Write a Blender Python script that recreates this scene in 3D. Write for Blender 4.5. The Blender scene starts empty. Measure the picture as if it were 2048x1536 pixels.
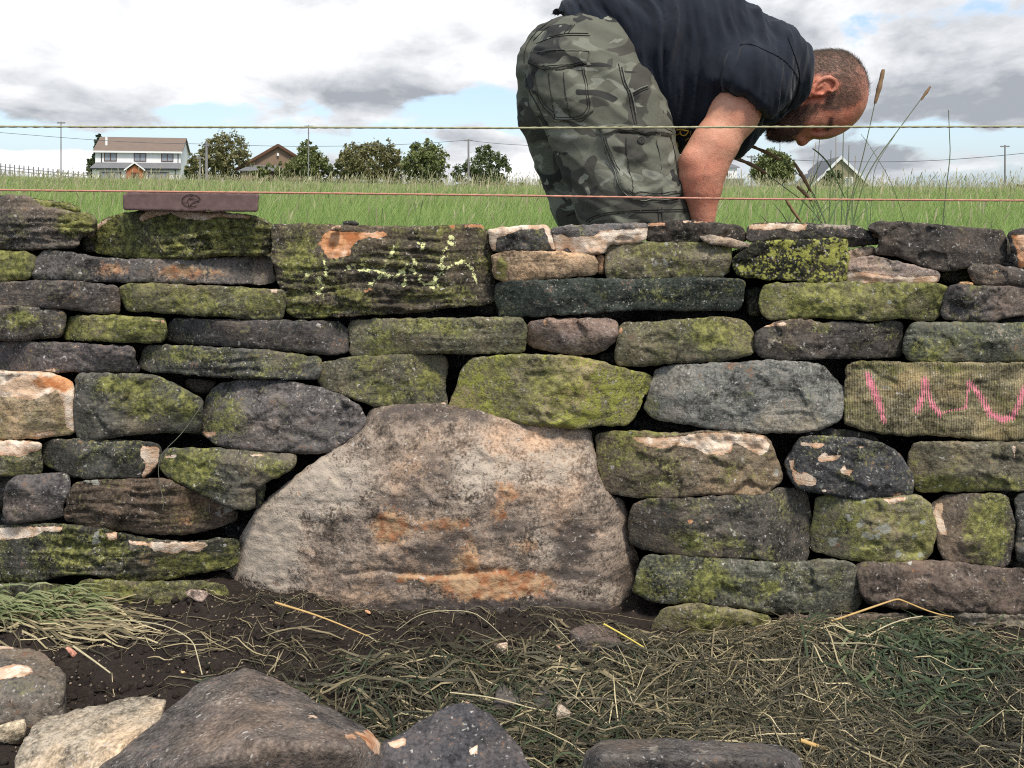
import bpy, bmesh, math, random
import numpy as np
from mathutils import Vector, Matrix
from mathutils.geometry import delaunay_2d_cdt
random.seed(7)
rng = np.random.default_rng(7)
S = bpy.context.scene
COL = S.collection

# ------------------------------------------------------------------ camera
F, HX, HY, CH = 1607.0, 1024.0, 385.0, 0.747      # focal length / horizon in photo pixels (2048 wide), eye height
cam = bpy.data.cameras.new('camera')
cam.sensor_width = 36; cam.lens = 36*F/2048; cam.shift_y = -(768-HY)/2048
cam.clip_start = 0.05; cam.clip_end = 3000
camo = bpy.data.objects.new('camera', cam); COL.objects.link(camo)
camo.location = (0, 0, CH); camo.rotation_euler = (math.radians(90), 0, 0)
S.camera = camo

# ------------------------------------------------------------------ nodes helper
class NT:
    def __init__(s, tree): s.t = tree; s.n = tree.nodes; s.l = tree.links; s.n.clear()
    def add(s, kind, props=None, **ins):
        nd = s.n.new(kind)
        for k, v in (props or {}).items(): setattr(nd, k, v)
        for k, v in ins.items():
            key = int(k[1:]) if k[0] == 'i' and k[1:].isdigit() else k.replace('_', ' ')
            s.set(nd, key, v)
        return nd
    def set(s, nd, key, v):
        if isinstance(v, bpy.types.Node): v = v.outputs[0]
        if isinstance(v, bpy.types.NodeSocket): s.l.new(v, nd.inputs[key])
        elif v is not None:
            if isinstance(v, tuple) and len(v) == 3 and nd.inputs[key].type == 'RGBA': v = (*v, 1)
            nd.inputs[key].default_value = v
    def math(s, op, a, b=None, c=None, clamp=False):
        nd = s.n.new('ShaderNodeMath'); nd.operation = op; nd.use_clamp = clamp
        for i, v in enumerate((a, b, c)):
            if v is not None: s.set(nd, i, v)
        return nd.outputs[0]
    def mix(s, f, a, b, mode='MIX'):
        nd = s.n.new('ShaderNodeMix'); nd.data_type = 'RGBA'; nd.blend_type = mode; nd.clamp_factor = True
        s.set(nd, 0, f); s.set(nd, 6, a); s.set(nd, 7, b)
        return nd.outputs[2]
    def ramp(s, f, lo, hi, a=0.0, b=1.0, smooth=True):
        nd = s.n.new('ShaderNodeMapRange'); nd.interpolation_type = 'SMOOTHSTEP' if smooth else 'LINEAR'
        s.set(nd, 0, f); s.set(nd, 1, lo); s.set(nd, 2, hi); s.set(nd, 3, a); s.set(nd, 4, b)
        return nd.outputs[0]
    def noise(s, vec, scale, detail=4, rough=0.55, dist=0.0):
        nd = s.n.new('ShaderNodeTexNoise'); s.set(nd, 'Vector', vec)
        nd.inputs['Scale'].default_value = scale; nd.inputs['Detail'].default_value = detail
        nd.inputs['Roughness'].default_value = rough; nd.inputs['Distortion'].default_value = dist
        return nd.outputs[0]
    def vmap(s, vec, scale=(1, 1, 1), loc=(0, 0, 0), rot=(0, 0, 0)):
        nd = s.n.new('ShaderNodeMapping'); s.set(nd, 'Vector', vec)
        nd.inputs['Scale'].default_value = scale; nd.inputs['Location'].default_value = loc; nd.inputs['Rotation'].default_value = rot
        return nd.outputs[0]
    def attr(s, name):
        nd = s.n.new('ShaderNodeAttribute'); nd.attribute_name = name; return nd.outputs['Fac']

def new_mat(name):
    m = bpy.data.materials.new(name); m.use_nodes = True
    return m, NT(m.node_tree)
def finish(N, color, rough=0.85, bump=None, strength=0.5, dist=0.004, spec=0.3, **extra):
    b = N.add('ShaderNodeBsdfPrincipled'); N.set(b, 'Base Color', color); N.set(b, 'Roughness', rough)
    b.inputs['Specular IOR Level'].default_value = spec
    for k, v in extra.items(): N.set(b, k.replace('_', ' '), v)
    if bump is not None:
        bn = N.add('ShaderNodeBump'); N.set(bn, 'Height', bump)
        bn.inputs['Strength'].default_value = strength; bn.inputs['Distance'].default_value = dist
        N.l.new(bn.outputs[0], b.inputs['Normal'])
    o = N.add('ShaderNodeOutputMaterial'); N.l.new(b.outputs[0], o.inputs[0])
    return b
def plain(name, c, rough=0.8, spec=0.3, var=0.0, scale=20):
    m, N = new_mat(name)
    col = c
    if var:
        tc = N.add('ShaderNodeTexCoord').outputs['Object']
        f = N.noise(tc, scale, 6)
        col = N.mix(f, tuple(x*(1-var) for x in c), tuple(min(1, x*(1+var)) for x in c))
    finish(N, col, rough, spec=spec)
    return m

# ------------------------------------------------------------------ sky and sun
SUN_EL, SUN_AZ = math.radians(59), math.radians(152)    # azimuth from +Y clockwise: behind and left of the camera
W = bpy.data.worlds.new('World'); S.world = W; W.use_nodes = True
N = NT(W.node_tree)
sky = N.add('ShaderNodeTexSky', {'sky_type': 'NISHITA', 'sun_disc': False, 'sun_elevation': SUN_EL, 'sun_rotation': SUN_AZ, 'air_density': 1.0, 'dust_density': 1.5})
tc = N.add('ShaderNodeTexCoord').outputs['Generated']
sep = N.add('ShaderNodeSeparateXYZ', i0=tc)
X, Y, Z = sep.outputs
zc = N.math('ADD', N.math('MAXIMUM', Z, 0.0), 0.16)
cx = N.math('DIVIDE', X, zc); cy = N.math('DIVIDE', Y, zc)
cv = N.add('ShaderNodeCombineXYZ', i0=cx, i1=cy, i2=N.math('MULTIPLY', Z, 1.5)).outputs[0]
def dblob(px, py, rx, ry, gain=1.0):
    """soft lobe round the sky direction seen at that pixel"""
    v = Vector(((px-HX)/F, 1, (HY-py)/F)).normalized()
    a = N.math('DIVIDE', N.math('SUBTRACT', X, v.x), rx/F); b = N.math('DIVIDE', N.math('SUBTRACT', Z, v.z), ry/F)
    d = N.math('ADD', N.math('MULTIPLY', a, a), N.math('MULTIPLY', b, b))
    e = N.math('MULTIPLY', N.math('EXPONENT', N.math('MULTIPLY', d, -1.0)), gain)
    return N.math('MULTIPLY', e, N.math('GREATER_THAN', Y, 0.0))
def addup(*t):
    r = t[0]
    for q in t[1:]: r = N.math('ADD', r, q)
    return r
n1 = N.noise(N.vmap(cv, (1.1, 1.1, 1.6), (3.1, 1.7, 0)), 1.0, 9, 0.58, 0.35)
n2 = N.noise(N.vmap(cv, (2.6, 1.6, 2.4), (7.4, 2.2, 1)), 1.0, 9, 0.6, 0.3)
n3 = N.noise(N.vmap(tc, (3.0, 3.0, 5.5), (1.2, 5.2, 0.6)), 2.2, 8, 0.56, 0.1)
cover = addup(N.math('MULTIPLY', N.math('SUBTRACT', n3, 0.5), 3.6), 0.46,
              dblob(560, 60, 700, 190, 0.9), dblob(1800, 110, 420, 140, 0.7), dblob(60, 220, 200, 50, 0.25),
              dblob(880, 225, 60, 40, -0.6), dblob(60, 275, 300, 26, -0.55), dblob(480, 285, 480, 26, -0.6),
              dblob(1000, 215, 90, 40, -0.7), dblob(1780, 262, 120, 34, -0.85), dblob(340, 222, 90, 14, -0.5),
              dblob(2020, 285, 70, 26, -0.5), dblob(1060, 335, 80, 26, 0.6), dblob(70, 322, 150, 20, 0.7), dblob(1850, 330, 200, 25, 0.35), dblob(700, 330, 300, 14, -0.1))
cmask = N.ramp(cover, 0.30, 0.62)
grey = addup(N.math('MULTIPLY', N.math('SUBTRACT', n2, 0.5), 1.6), N.math('MULTIPLY', N.math('SUBTRACT', n3, 0.5), 2.0), 0.47,
             dblob(380, 50, 640, 130, -0.52), dblob(780, 195, 230, 32, 0.5), dblob(560, 215, 260, 30, 0.3), dblob(90, 225, 180, 36, 0.45), dblob(900, 150, 130, 50, 0.35),
             dblob(1900, 60, 380, 70, 0.24), dblob(1650, 40, 500, 60, 0.16), dblob(1960, 220, 180, 50, 0.4), dblob(1700, 150, 160, 60, -0.1), dblob(1760, 310, 120, 45, 0.6), dblob(1060, 340, 80, 26, -0.9), dblob(70, 322, 160, 26, -0.8), dblob(1480, 290, 100, 60, 0.2))
gmask = N.ramp(grey, 0.0, 1.0, smooth=False)
cloud = N.mix(gmask, (10.2, 10.25, 10.4), (3.5, 3.75, 4.15))
base = N.mix(0.35, N.mix(1.0, sky.outputs[0], (1.5, 1.5, 1.5), 'MULTIPLY'), (6.6, 8.7, 11.2))
fin = N.mix(cmask, base, cloud)
bg = N.add('ShaderNodeBackground', Strength=0.085); N.l.new(fin, bg.inputs[0])
wo = N.add('ShaderNodeOutputWorld'); N.l.new(bg.outputs[0], wo.inputs[0])

sl = bpy.data.lights.new('sun', 'SUN'); sl.energy = 3.0; sl.angle = math.radians(9); sl.color = (1, 0.92, 0.82)
so = bpy.data.objects.new('sun', sl); COL.objects.link(so)
sd = Vector((math.sin(SUN_AZ)*math.cos(SUN_EL), math.cos(SUN_AZ)*math.cos(SUN_EL), math.sin(SUN_EL)))
so.rotation_euler = sd.to_track_quat('Z', 'Y').to_euler()
S.view_settings.view_transform = 'Standard'; S.view_settings.look = 'None'
S.cycles.filter_width = 1.1; S.cycles.use_denoising = False
S.view_settings.exposure = 0.5; S.view_settings.gamma = 1

# ------------------------------------------------------------------ generic helpers
def P(px, py, D): return Vector(((px-HX)/F*D, D, CH-(py-HY)/F*D))
def link(name, me, mat=None, parent=None, loc=None):
    o = bpy.data.objects.new(name, me); COL.objects.link(o)
    if mat is not None: me.materials.append(mat)
    if parent is not None: o.parent = parent
    if loc is not None: o.location = loc
    return o
def tag(o, label=None, cat=None, group=None, kind=None):
    if label: o['label'] = label
    if cat: o['category'] = cat
    if group: o['group'] = group
    if kind: o['kind'] = kind
    return o
def empty(name, loc, label, cat, group=None):
    o = bpy.data.objects.new(name, None); COL.objects.link(o); o.location = loc
    return tag(o, label, cat, group)
def mesh_np(name, V, faces, smooth=True):
    """faces: (n,3) or (n,4) int array, or a list of both"""
    me = bpy.data.meshes.new(name)
    fl = faces if isinstance(faces, list) else [faces]
    fl = [np.asarray(f, np.int32) for f in fl if len(f)]
    V = np.asarray(V, np.float32)
    me.vertices.add(len(V)); me.vertices.foreach_set('co', V.ravel())
    tot = sum(f.size for f in fl); npoly = sum(len(f) for f in fl)
    me.loops.add(tot); me.loops.foreach_set('vertex_index', np.concatenate([f.ravel() for f in fl]))
    me.polygons.add(npoly)
    ls = np.concatenate([np.full(len(f), f.shape[1], np.int32) for f in fl])
    me.polygons.foreach_set('loop_start', np.concatenate([[0], np.cumsum(ls)[:-1]]).astype(np.int32))
    me.polygons.foreach_set('loop_total', ls)
    me.update(calc_edges=True)
    me.polygons.foreach_set('use_smooth', np.full(npoly, smooth))
    me.validate()
    return me
def fattr(me, name, vals):
    a = me.attributes.new(name, 'FLOAT', 'POINT'); a.data.foreach_set('value', np.asarray(vals, np.float32))
# numpy gradient noise
_perm = np.random.default_rng(1).permutation(256).astype(np.int64); _perm = np.concatenate([_perm, _perm, _perm])
_g = np.random.default_rng(2).normal(size=(256, 3)); _g /= np.linalg.norm(_g, axis=1)[:, None]
def pn(p):
    p = np.asarray(p, float); i = np.floor(p).astype(np.int64); f = p-i; i &= 255
    u = f*f*f*(f*(f*6-15)+10); r = np.zeros(len(p))
    for dx in (0, 1):
        wx = u[:, 0] if dx else 1-u[:, 0]
        for dy in (0, 1):
            wy = u[:, 1] if dy else 1-u[:, 1]
            for dz in (0, 1):
                wz = u[:, 2] if dz else 1-u[:, 2]
                h = _perm[_perm[_perm[i[:, 0]+dx]+i[:, 1]+dy]+i[:, 2]+dz] & 255
                r += wx*wy*wz*((f-np.array([dx, dy, dz]))*_g[h]).sum(1)
    return r*1.6
def fbm(p, oct=4, gain=0.5):
    p = np.asarray(p, float); r = 0; a = 1.0
    for k in range(oct): r = r+a*pn(p+17.3*k); p = p*2.03; a *= gain
    return r
def seg_dist(P2, A, B):
    """P2 (n,2), segments A,B (m,2) -> (n,) min distance"""
    out = np.full(len(P2), 1e9)
    for s in range(0, len(A), 64):
        a = A[s:s+64]; d = B[s:s+64]-a
        w = P2[:, None, :]-a[None]
        t = np.clip((w*d).sum(2)/np.maximum((d*d).sum(1), 1e-12), 0, 1)
        q = w-t[..., None]*d
        out = np.minimum(out, np.sqrt((q*q).sum(2)).min(1))
    return out
def inside(P2, poly):
    x, y = P2[:, 0], P2[:, 1]; c = np.zeros(len(P2), bool); n = len(poly)
    for i in range(n):
        x1, y1 = poly[i]; x2, y2 = poly[(i+1) % n]
        if y1 == y2: continue
        c ^= ((y1 > y) != (y2 > y)) & (x < (x2-x1)*(y-y1)/(y2-y1)+x1)
    return c
TILES = {'A': (0, 370, 2.8986), 'B': (650, 370, 2.8986), 'C': (1348, 370, 2.8986), 'D': (0, 820, 2.8986), 'E': (650, 820, 2.8986),
         'F': (1348, 820, 2.8986), 'G': (540, 440, 4.452), 'M': (0, 0, 1.0)}
def tpx(tile, pts):
    ox, oy, s = TILES[tile]
    return np.array([(x/s+ox, y/s+oy) for x, y in pts], float)
def chaikin(p, n=1, q=0.25):
    for _ in range(n):
        nx = np.roll(p, -1, 0); p = np.stack([p*(1-q)+nx*q, p*q+nx*(1-q)], 1).reshape(-1, 2)
    return p
def resample(p, s, closed=True):
    q = np.vstack([p, p[:1]]) if closed else p
    L = np.concatenate([[0], np.cumsum(np.linalg.norm(np.diff(q, axis=0), axis=1))])
    n = max(8, int(round(L[-1]/s))); t = np.linspace(0, L[-1], n+(0 if closed else 1), endpoint=not closed)
    return np.stack([np.interp(t, L, q[:, k]) for k in range(q.shape[1])], 1)
# ------------------------------------------------------------------ stone materials
def stone_material(name, chalk_col, hatch=False, bed=46):
    m, N = new_mat(name)
    oi = N.add('ShaderNodeObjectInfo')
    tc = N.add('ShaderNodeTexCoord').outputs['Object']
    off = N.add('ShaderNodeVectorMath', {'operation': 'MULTIPLY_ADD'}); N.l.new(oi.outputs['Random'], off.inputs[0])
    off.inputs[1].default_value = (37, 53, 71); N.l.new(tc, off.inputs[2]); v = off.outputs[0]
    big = N.noise(v, 7, 4, 0.6); mid = N.noise(v, 34, 8, 0.62); fine = N.noise(v, 190, 6, 0.68); grit = N.noise(v, 620, 3, 0.6)
    strat = N.noise(N.vmap(v, (5 if bed > 10 else 9, 5 if bed > 10 else 9, bed)), 1.0, 7, 0.62, 0.6)
    rock = oi.outputs['Color']
    val = N.math('ADD', N.math('MULTIPLY', mid, 0.9), N.math('MULTIPLY', big, 0.7))
    val = N.math('ADD', val, N.math('MULTIPLY', fine, 0.7)); val = N.math('ADD', val, N.math('MULTIPLY', strat, 0.5))
    k = N.ramp(val, 1.13, 1.70, 0.20, 2.15, False)
    c = N.mix(1.0, rock, N.add('ShaderNodeCombineXYZ', i0=k, i1=k, i2=k).outputs[0], 'MULTIPLY')
    k2 = N.ramp(fine, .36, .64, .76, 1.26, False); c = N.mix(1.0, c, N.add('ShaderNodeCombineXYZ', i0=k2, i1=k2, i2=k2).outputs[0], 'MULTIPLY')
    c = N.mix(N.ramp(big, 0.45, 0.72, 0, 0.55), c, N.mix(1.0, c, (1.45, 1.12, 0.82), 'MULTIPLY'))        # brown cast in places
    # pale mineral bloom
    pale = N.attr('pale')
    pf = N.ramp(N.math('ADD', N.math('ADD', pale, N.math('MULTIPLY', N.math('SUBTRACT', mid, 0.5), 2.4)), N.math('MULTIPLY', N.math('SUBTRACT', fine, 0.5), 2.6)), 0.3, 0.95)
    c = N.mix(N.math('MULTIPLY', pf, 0.85), c, (0.48, 0.41, 0.33))
    dark = N.attr('dark')
    df = N.ramp(N.math('ADD', N.math('ADD', dark, N.math('MULTIPLY', N.math('SUBTRACT', mid, 0.5), 4.2)), N.math('MULTIPLY', N.math('SUBTRACT', fine, 0.5), 3.6)), 0.3, 1.0)
    c = N.mix(N.math('MULTIPLY', df, 0.85), c, (0.055, 0.047, 0.045))
    rust = N.attr('rust')
    rf = N.ramp(N.math('ADD', N.math('ADD', rust, N.math('MULTIPLY', N.math('SUBTRACT', mid, 0.5), 2.6)), N.math('MULTIPLY', N.math('SUBTRACT', fine, 0.5), 2.8)), 0.3, 1.15)
    c = N.mix(N.math('MULTIPLY', rf, 0.85), c, N.mix(N.ramp(N.noise(v, 60, 5), .36, .64), (0.36, 0.145, 0.06), (0.52, 0.34, 0.19)))
    # algae / moss: olive, uneven
    moss = N.attr('moss')
    mf = N.math('ADD', moss, N.math('MULTIPLY', N.math('SUBTRACT', N.noise(v, 16, 7, 0.66), 0.5), 3.4))
    mf = N.math('ADD', mf, N.math('MULTIPLY', N.math('SUBTRACT', fine, 0.5), 3.2))
    mossf = N.ramp(mf, 0.12, 1.0)
    mc = N.mix(N.ramp(N.noise(v, 85, 6, 0.7), .34, .68), (0.050, 0.056, 0.015), (0.32, 0.32, 0.09))
    c = N.mix(N.math('MULTIPLY', mossf, 0.86), c, mc)
    # yellow-green crust
    lime = N.attr('lime')
    vor = N.add('ShaderNodeTexVoronoi', {'feature': 'F1'}, Scale=170.0); N.l.new(v, vor.inputs['Vector'])
    lf = N.math('ADD', N.math('ADD', lime, .22), N.math('MULTIPLY', N.math('SUBTRACT', N.noise(v, 48, 8, 0.72), 0.5), 3.0))
    lf = N.math('SUBTRACT', lf, N.math('MULTIPLY', vor.outputs['Distance'], 0.75))
    limef = N.ramp(lf, 0.12, 0.38)
    lc = N.mix(N.noise(v, 120, 5), (0.13, 0.14, 0.025), (0.44, 0.44, 0.11))
    c = N.mix(limef, c, lc)
    # grey lichen discs and white flecks
    lich = N.attr('lichen')
    v1 = N.add('ShaderNodeTexVoronoi', {'feature': 'F1'}, Scale=46.0)
    wob = N.add('ShaderNodeVectorMath', {'operation': 'ADD'}); N.l.new(v, wob.inputs[0])
    wn = N.n.new('ShaderNodeTexNoise'); N.l.new(v, wn.inputs['Vector']); wn.inputs['Scale'].default_value = 90
    ws = N.add('ShaderNodeVectorMath', {'operation': 'SCALE'}, Scale=0.018); N.l.new(wn.outputs[1], ws.inputs[0]); N.l.new(ws.outputs[0], wob.inputs[1])
    N.l.new(wob.outputs[0], v1.inputs['Vector'])
    rc = N.add('ShaderNodeSeparateColor'); N.l.new(v1.outputs['Color'], rc.inputs[0])
    rad = N.math('MULTIPLY', N.math('SUBTRACT', N.math('MULTIPLY', lich, 1.0), rc.outputs[0]), 0.7)
    lif = N.ramp(N.math('SUBTRACT', rad, v1.outputs['Distance']), -0.03, 0.06)
    c = N.mix(N.math('MULTIPLY', lif, 0.75), c, (0.30, 0.31, 0.27))
    v2 = N.add('ShaderNodeTexVoronoi', {'feature': 'F1'}, Scale=95.0); N.l.new(wob.outputs[0], v2.inputs['Vector'])
    rc2 = N.add('ShaderNodeSeparateColor'); N.l.new(v2.outputs['Color'], rc2.inputs[0])
    gate = N.ramp(N.math('ADD', rc2.outputs[1], N.math('MULTIPLY', N.noise(v, 9, 3), -0.75)), -0.24, -0.34)
    spf = N.math('MULTIPLY', gate, N.ramp(v2.outputs['Distance'], 0.30, 0.14))
    c = N.mix(N.math('MULTIPLY', spf, 0.85), c, (0.5, 0.47, 0.43))
    v3 = N.add('ShaderNodeTexVoronoi', {'feature': 'F1'}, Scale=210.0); N.l.new(wob.outputs[0], v3.inputs['Vector'])
    rc3 = N.add('ShaderNodeSeparateColor'); N.l.new(v3.outputs['Color'], rc3.inputs[0])
    g3 = N.ramp(N.math('ADD', rc3.outputs[1], N.math('MULTIPLY', N.noise(v, 13, 3), -0.9)), -0.30, -0.36)
    c = N.mix(N.math('MULTIPLY', N.math('MULTIPLY', g3, N.ramp(v3.outputs['Distance'], 0.42, 0.2)), .7), c, (0.42, 0.40, 0.36))
    # fresh breaks
    fr = N.attr('fresh')
    ff = N.math('ADD', fr, N.math('MULTIPLY', N.math('SUBTRACT', N.noise(v, 95, 6, 0.6), 0.5), 0.75))
    frf = N.ramp(ff, 0.0, 0.10)
    fo = N.math('ADD', N.attr('orange'), N.math('MULTIPLY', N.math('SUBTRACT', N.noise(v, 28, 6, 0.6), 0.5), 1.4))
    fc = N.mix(N.ramp(fo, 0.25, 0.9), N.mix(N.ramp(mid, .4, .62), (0.56, 0.39, 0.26), (0.84, 0.71, 0.57)), N.mix(N.ramp(mid, .4, .62), (0.36, 0.13, 0.045), (0.64, 0.33, 0.16)))
    fc = N.mix(N.ramp(fine, 0.5, 0.8, 0, 0.2), fc, (0.34, 0.22, 0.14))
    rim = N.math('MULTIPLY', N.ramp(ff, .42, .05), N.ramp(N.noise(v, 45, 4), .42, .6))
    fc = N.mix(N.math('MULTIPLY', rim, .75), fc, (.40, .19, .085))
    c = N.mix(frf, c, fc)
    # chalk
    ch = N.attr('chalk')
    if hatch:
        sx = N.add('ShaderNodeSeparateXYZ', i0=tc).outputs[0]
        h = N.math('SINE', N.math('MULTIPLY', N.math('ADD', sx, N.math('MULTIPLY', big, 0.01)), 2*math.pi/0.0046))
        cf = N.math('ADD', N.math('MULTIPLY', h, 0.6), N.math('MULTIPLY', N.math('SUBTRACT', mid, 0.5), 3.2))
        cf = N.ramp(N.math('ADD', ch, cf), 0.12, 0.5)
        bandn = N.math('MULTIPLY', N.ramp(h, -1, 1, 0.82, 1.08), N.ramp(strat, .3, .7, .9, 1.08))
        c = N.mix(1.0, c, N.add('ShaderNodeCombineXYZ', i0=bandn, i1=bandn, i2=bandn).outputs[0], 'MULTIPLY')
    else:
        cf = N.ramp(N.math('ADD', ch, N.math('MULTIPLY', N.math('SUBTRACT', N.noise(v, 105, 6, 0.75), 0.53), 9.0)), 0.10, 0.35)
        h = None
    cf = N.math('MULTIPLY', cf, N.math('GREATER_THAN', ch, -1.6))
    c = N.mix(cf, c, chalk_col)
    hgt = N.math('ADD', N.math('MULTIPLY', mid, 1.0), N.math('MULTIPLY', fine, 0.55))
    hgt = N.math('ADD', hgt, N.math('MULTIPLY', strat, 0.7)); hgt = N.math('ADD', hgt, N.math('MULTIPLY', grit, 0.16))
    hgt = N.math('ADD', hgt, N.math('MULTIPLY', limef, 0.22)); hgt = N.math('ADD', hgt, N.math('MULTIPLY', frf, -0.25))
    if h is not None: hgt = N.math('ADD', hgt, N.math('MULTIPLY', h, 0.18))
    finish(N, c, 0.88, hgt, 0.62, 0.007, 0.25)
    return m
M_STONE = stone_material('gritstone', (0.74, 0.76, 0.36))
M_ROCK = stone_material('quarried_rock', (0.74, 0.76, 0.36), bed=9)
M_PINK = stone_material('tooled_gritstone', (0.80, 0.26, 0.32), True)

MASKN = ('fresh', 'orange', 'moss', 'lime', 'lichen', 'rust', 'pale', 'dark', 'chalk')
def stone_masks(me, PX, par):
    """PX: photo-pixel position of every vertex (n,2); the marks of this stone as smooth fields"""
    wob = np.stack([fbm(np.c_[PX*0.045, np.full(len(PX), 3.3)], 3), fbm(np.c_[PX*0.045, np.full(len(PX), 9.3)], 3)], 1)*6
    Q = PX+wob; n = len(PX)
    F_ = np.full(n, -2.0)
    for tile, poly in par.get('fresh', []):
        q = tpx(tile, poly); sd_ = seg_dist(PX, q, np.roll(q, -1, 0)); sd_ = np.where(inside(PX, q), sd_, -sd_)
        F_ = np.maximum(F_, sd_/14.0)
    out = {'fresh': np.clip(F_, -2, 2)}
    for k in ('orange', 'moss', 'lime', 'lichen', 'rust', 'pale', 'dark'):
        spec = par.get(k, -.12 if k == 'moss' else 0)
        base, blobs = (spec, []) if not isinstance(spec, (list, tuple)) else (spec[0], spec[1:])
        val = np.full(n, float(base))
        for (tile, x, y, rx, ry, a) in blobs:
            c = tpx(tile, [(x, y)])[0]; s = TILES[tile][2]
            val += a*np.exp(-(((Q[:, 0]-c[0])/(rx/s))**2+((Q[:, 1]-c[1])/(ry/s))**2)**1.5)
        out[k] = val
    if 'lime' not in par: out['lime'] = np.full(n, -2.0)
    C_ = np.full(n, -3.0)
    for tile, wpx, line in par.get('chalk', []):
        q = tpx(tile, line); d = seg_dist(PX+wob*0.25, q[:-1], q[1:]); C_ = np.maximum(C_, 1-d/wpx)
    out['chalk'] = C_
    for k in MASKN: fattr(me, k, out[k])

def stone_mesh(name, outline_px, D, depth=0.25, r=0.012, bulge=0.010, rough=0.006, strata=0.0, facets=4, step=0.0036, par=None, seed=0, corner=1, dome=None, jag=0.0022, tilt=0.0, hack=1.0):
    r *= .42; bulge *= .35; rough *= .72
    rs = np.random.default_rng(seed)
    c0 = outline_px.mean(0); k = D/F
    loc = np.array([(outline_px[:, 0]-c0[0])*k, -(outline_px[:, 1]-c0[1])*k]).T
    if corner: loc = chaikin(loc, corner, 0.16)
    area = 0.5*abs(np.dot(loc[:, 0], np.roll(loc[:, 1], -1))-np.dot(loc[:, 1], np.roll(loc[:, 0], -1)))
    if area < 0.002: step = min(step, 0.003)
    b = resample(loc, step)
    nx = np.roll(b, -1, 0)-np.roll(b, 1, 0); nrm = np.stack([nx[:, 1], -nx[:, 0]], 1); nrm /= np.maximum(np.linalg.norm(nrm, axis=1), 1e-9)[:, None]
    so_ = seed*3.17
    jit = fbm(np.c_[b*55, np.full(len(b), so_)], 4, 0.6)*jag
    sgn = 1.0 if np.dot(loc[:, 0], np.roll(loc[:, 1], -1))-np.dot(loc[:, 1], np.roll(loc[:, 0], -1)) > 0 else -1.0
    b = b+nrm*(jit+sgn*.0017)[:, None]; b = resample(b, step)
    # interior points
    lo, hi = b.min(0), b.max(0)
    gx, gy = np.meshgrid(np.arange(lo[0], hi[0], step), np.arange(lo[1], hi[1], step*0.866)); gx = gx+(np.arange(len(gx)) % 2)[:, None]*step/2
    g = np.stack([gx.ravel(), gy.ravel()], 1); g = g+rs.uniform(-.18, .18, g.shape)*step
    g = g[inside(g, b)]; dd = seg_dist(g, b, np.roll(b, -1, 0)); g = g[dd > 0.55*step]
    nb = len(b); allp = np.vstack([b, g])
    res = delaunay_2d_cdt([Vector(p) for p in allp], [(i, (i+1) % nb) for i in range(nb)], [], 1, 1e-6)
    vs = np.array([tuple(p) for p in res[0]]); tri = np.array([f for f in res[2] if len(f) == 3])
    orig = res[3]; where = {}
    for i, ol in enumerate(orig):
        for o in ol: where.setdefault(o, i)
    ring = [where[i] for i in range(nb) if i in where]
    d = seg_dist(vs, b, np.roll(b, -1, 0)); d[ring] = 0
    # front relief (y grows away from the camera)
    rr = r*(1+0.5*fbm(np.c_[vs*22, np.full(len(vs), so_+5)], 3)); t = np.clip(d/np.maximum(rr, 1e-4), 0, 1)
    y = rr*(1-np.sqrt(np.clip(1-(1-t)**2, 0, 1)))
    half = max(1e-3, d.max()); y -= bulge*(1-np.exp(-(d/half)*2.2))
    if dome is not None: y += dome(c0[0]+vs[:, 0]/k, c0[1]-vs[:, 1]/k)
    p3 = np.c_[vs*1.0, np.full(len(vs), so_)]
    nc = max(6, int(area/0.0016)); cp_ = rs.uniform(lo, hi, (nc, 2)); gr = rs.normal(0, .16, (nc, 2)); of = rs.normal(0, .0016, nc)
    wv_ = vs+np.stack([fbm(p3*30+1, 3), fbm(p3*30+7, 3)], 1)*.008
    num = np.zeros(len(vs)); den = np.zeros(len(vs))
    for j in range(nc):
        q_ = wv_-cp_[j]; w_ = np.exp(-((q_*[1, 1.5])**2).sum(1)/(.012**2)*1.6)+1e-12; num += w_*(q_@gr[j]+of[j]); den += w_
    y += hack*rough/.006*np.clip(num/den, -.006, .006)
    w3 = fbm(p3*14+3, 3)[:, None]*0.02
    y += rough*fbm((p3+w3)*[16, 24, 1], 5, 0.52)
    y -= rough*0.8*np.abs(fbm(p3*[38, 52, 1]+9, 3))
    if strata:
        lay = fbm(np.c_[vs[:, 0]*5, vs[:, 1]*120+fbm(p3*7, 3)*1.3, np.full(len(vs), so_)], 4, 0.6)
        y += strata*.45*np.tanh(lay*4.0)+strata*.35*lay
    ext = hi-lo
    for _ in range(facets):                      # big flat chips off the face
        a = rs.uniform(0, 2*math.pi); nd = np.array([math.cos(a), math.sin(a)*0.8])
        s = vs@nd; s0 = np.quantile(s, rs.uniform(0.62, 0.92)); sl_ = rs.uniform(0.15, 0.55)
        y = np.maximum(y, y*0.4+(s-s0)*sl_*1.0-0.003)
    y += tilt*vs[:, 1]
    V = [np.c_[vs[:, 0], y, vs[:, 1]]]; faces = [tri[:, ::1]]
    rv = vs[ring]; ry = y[ring]; n0 = len(vs); prev = np.array(ring); quads = []
    cen = rv.mean(0)
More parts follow.
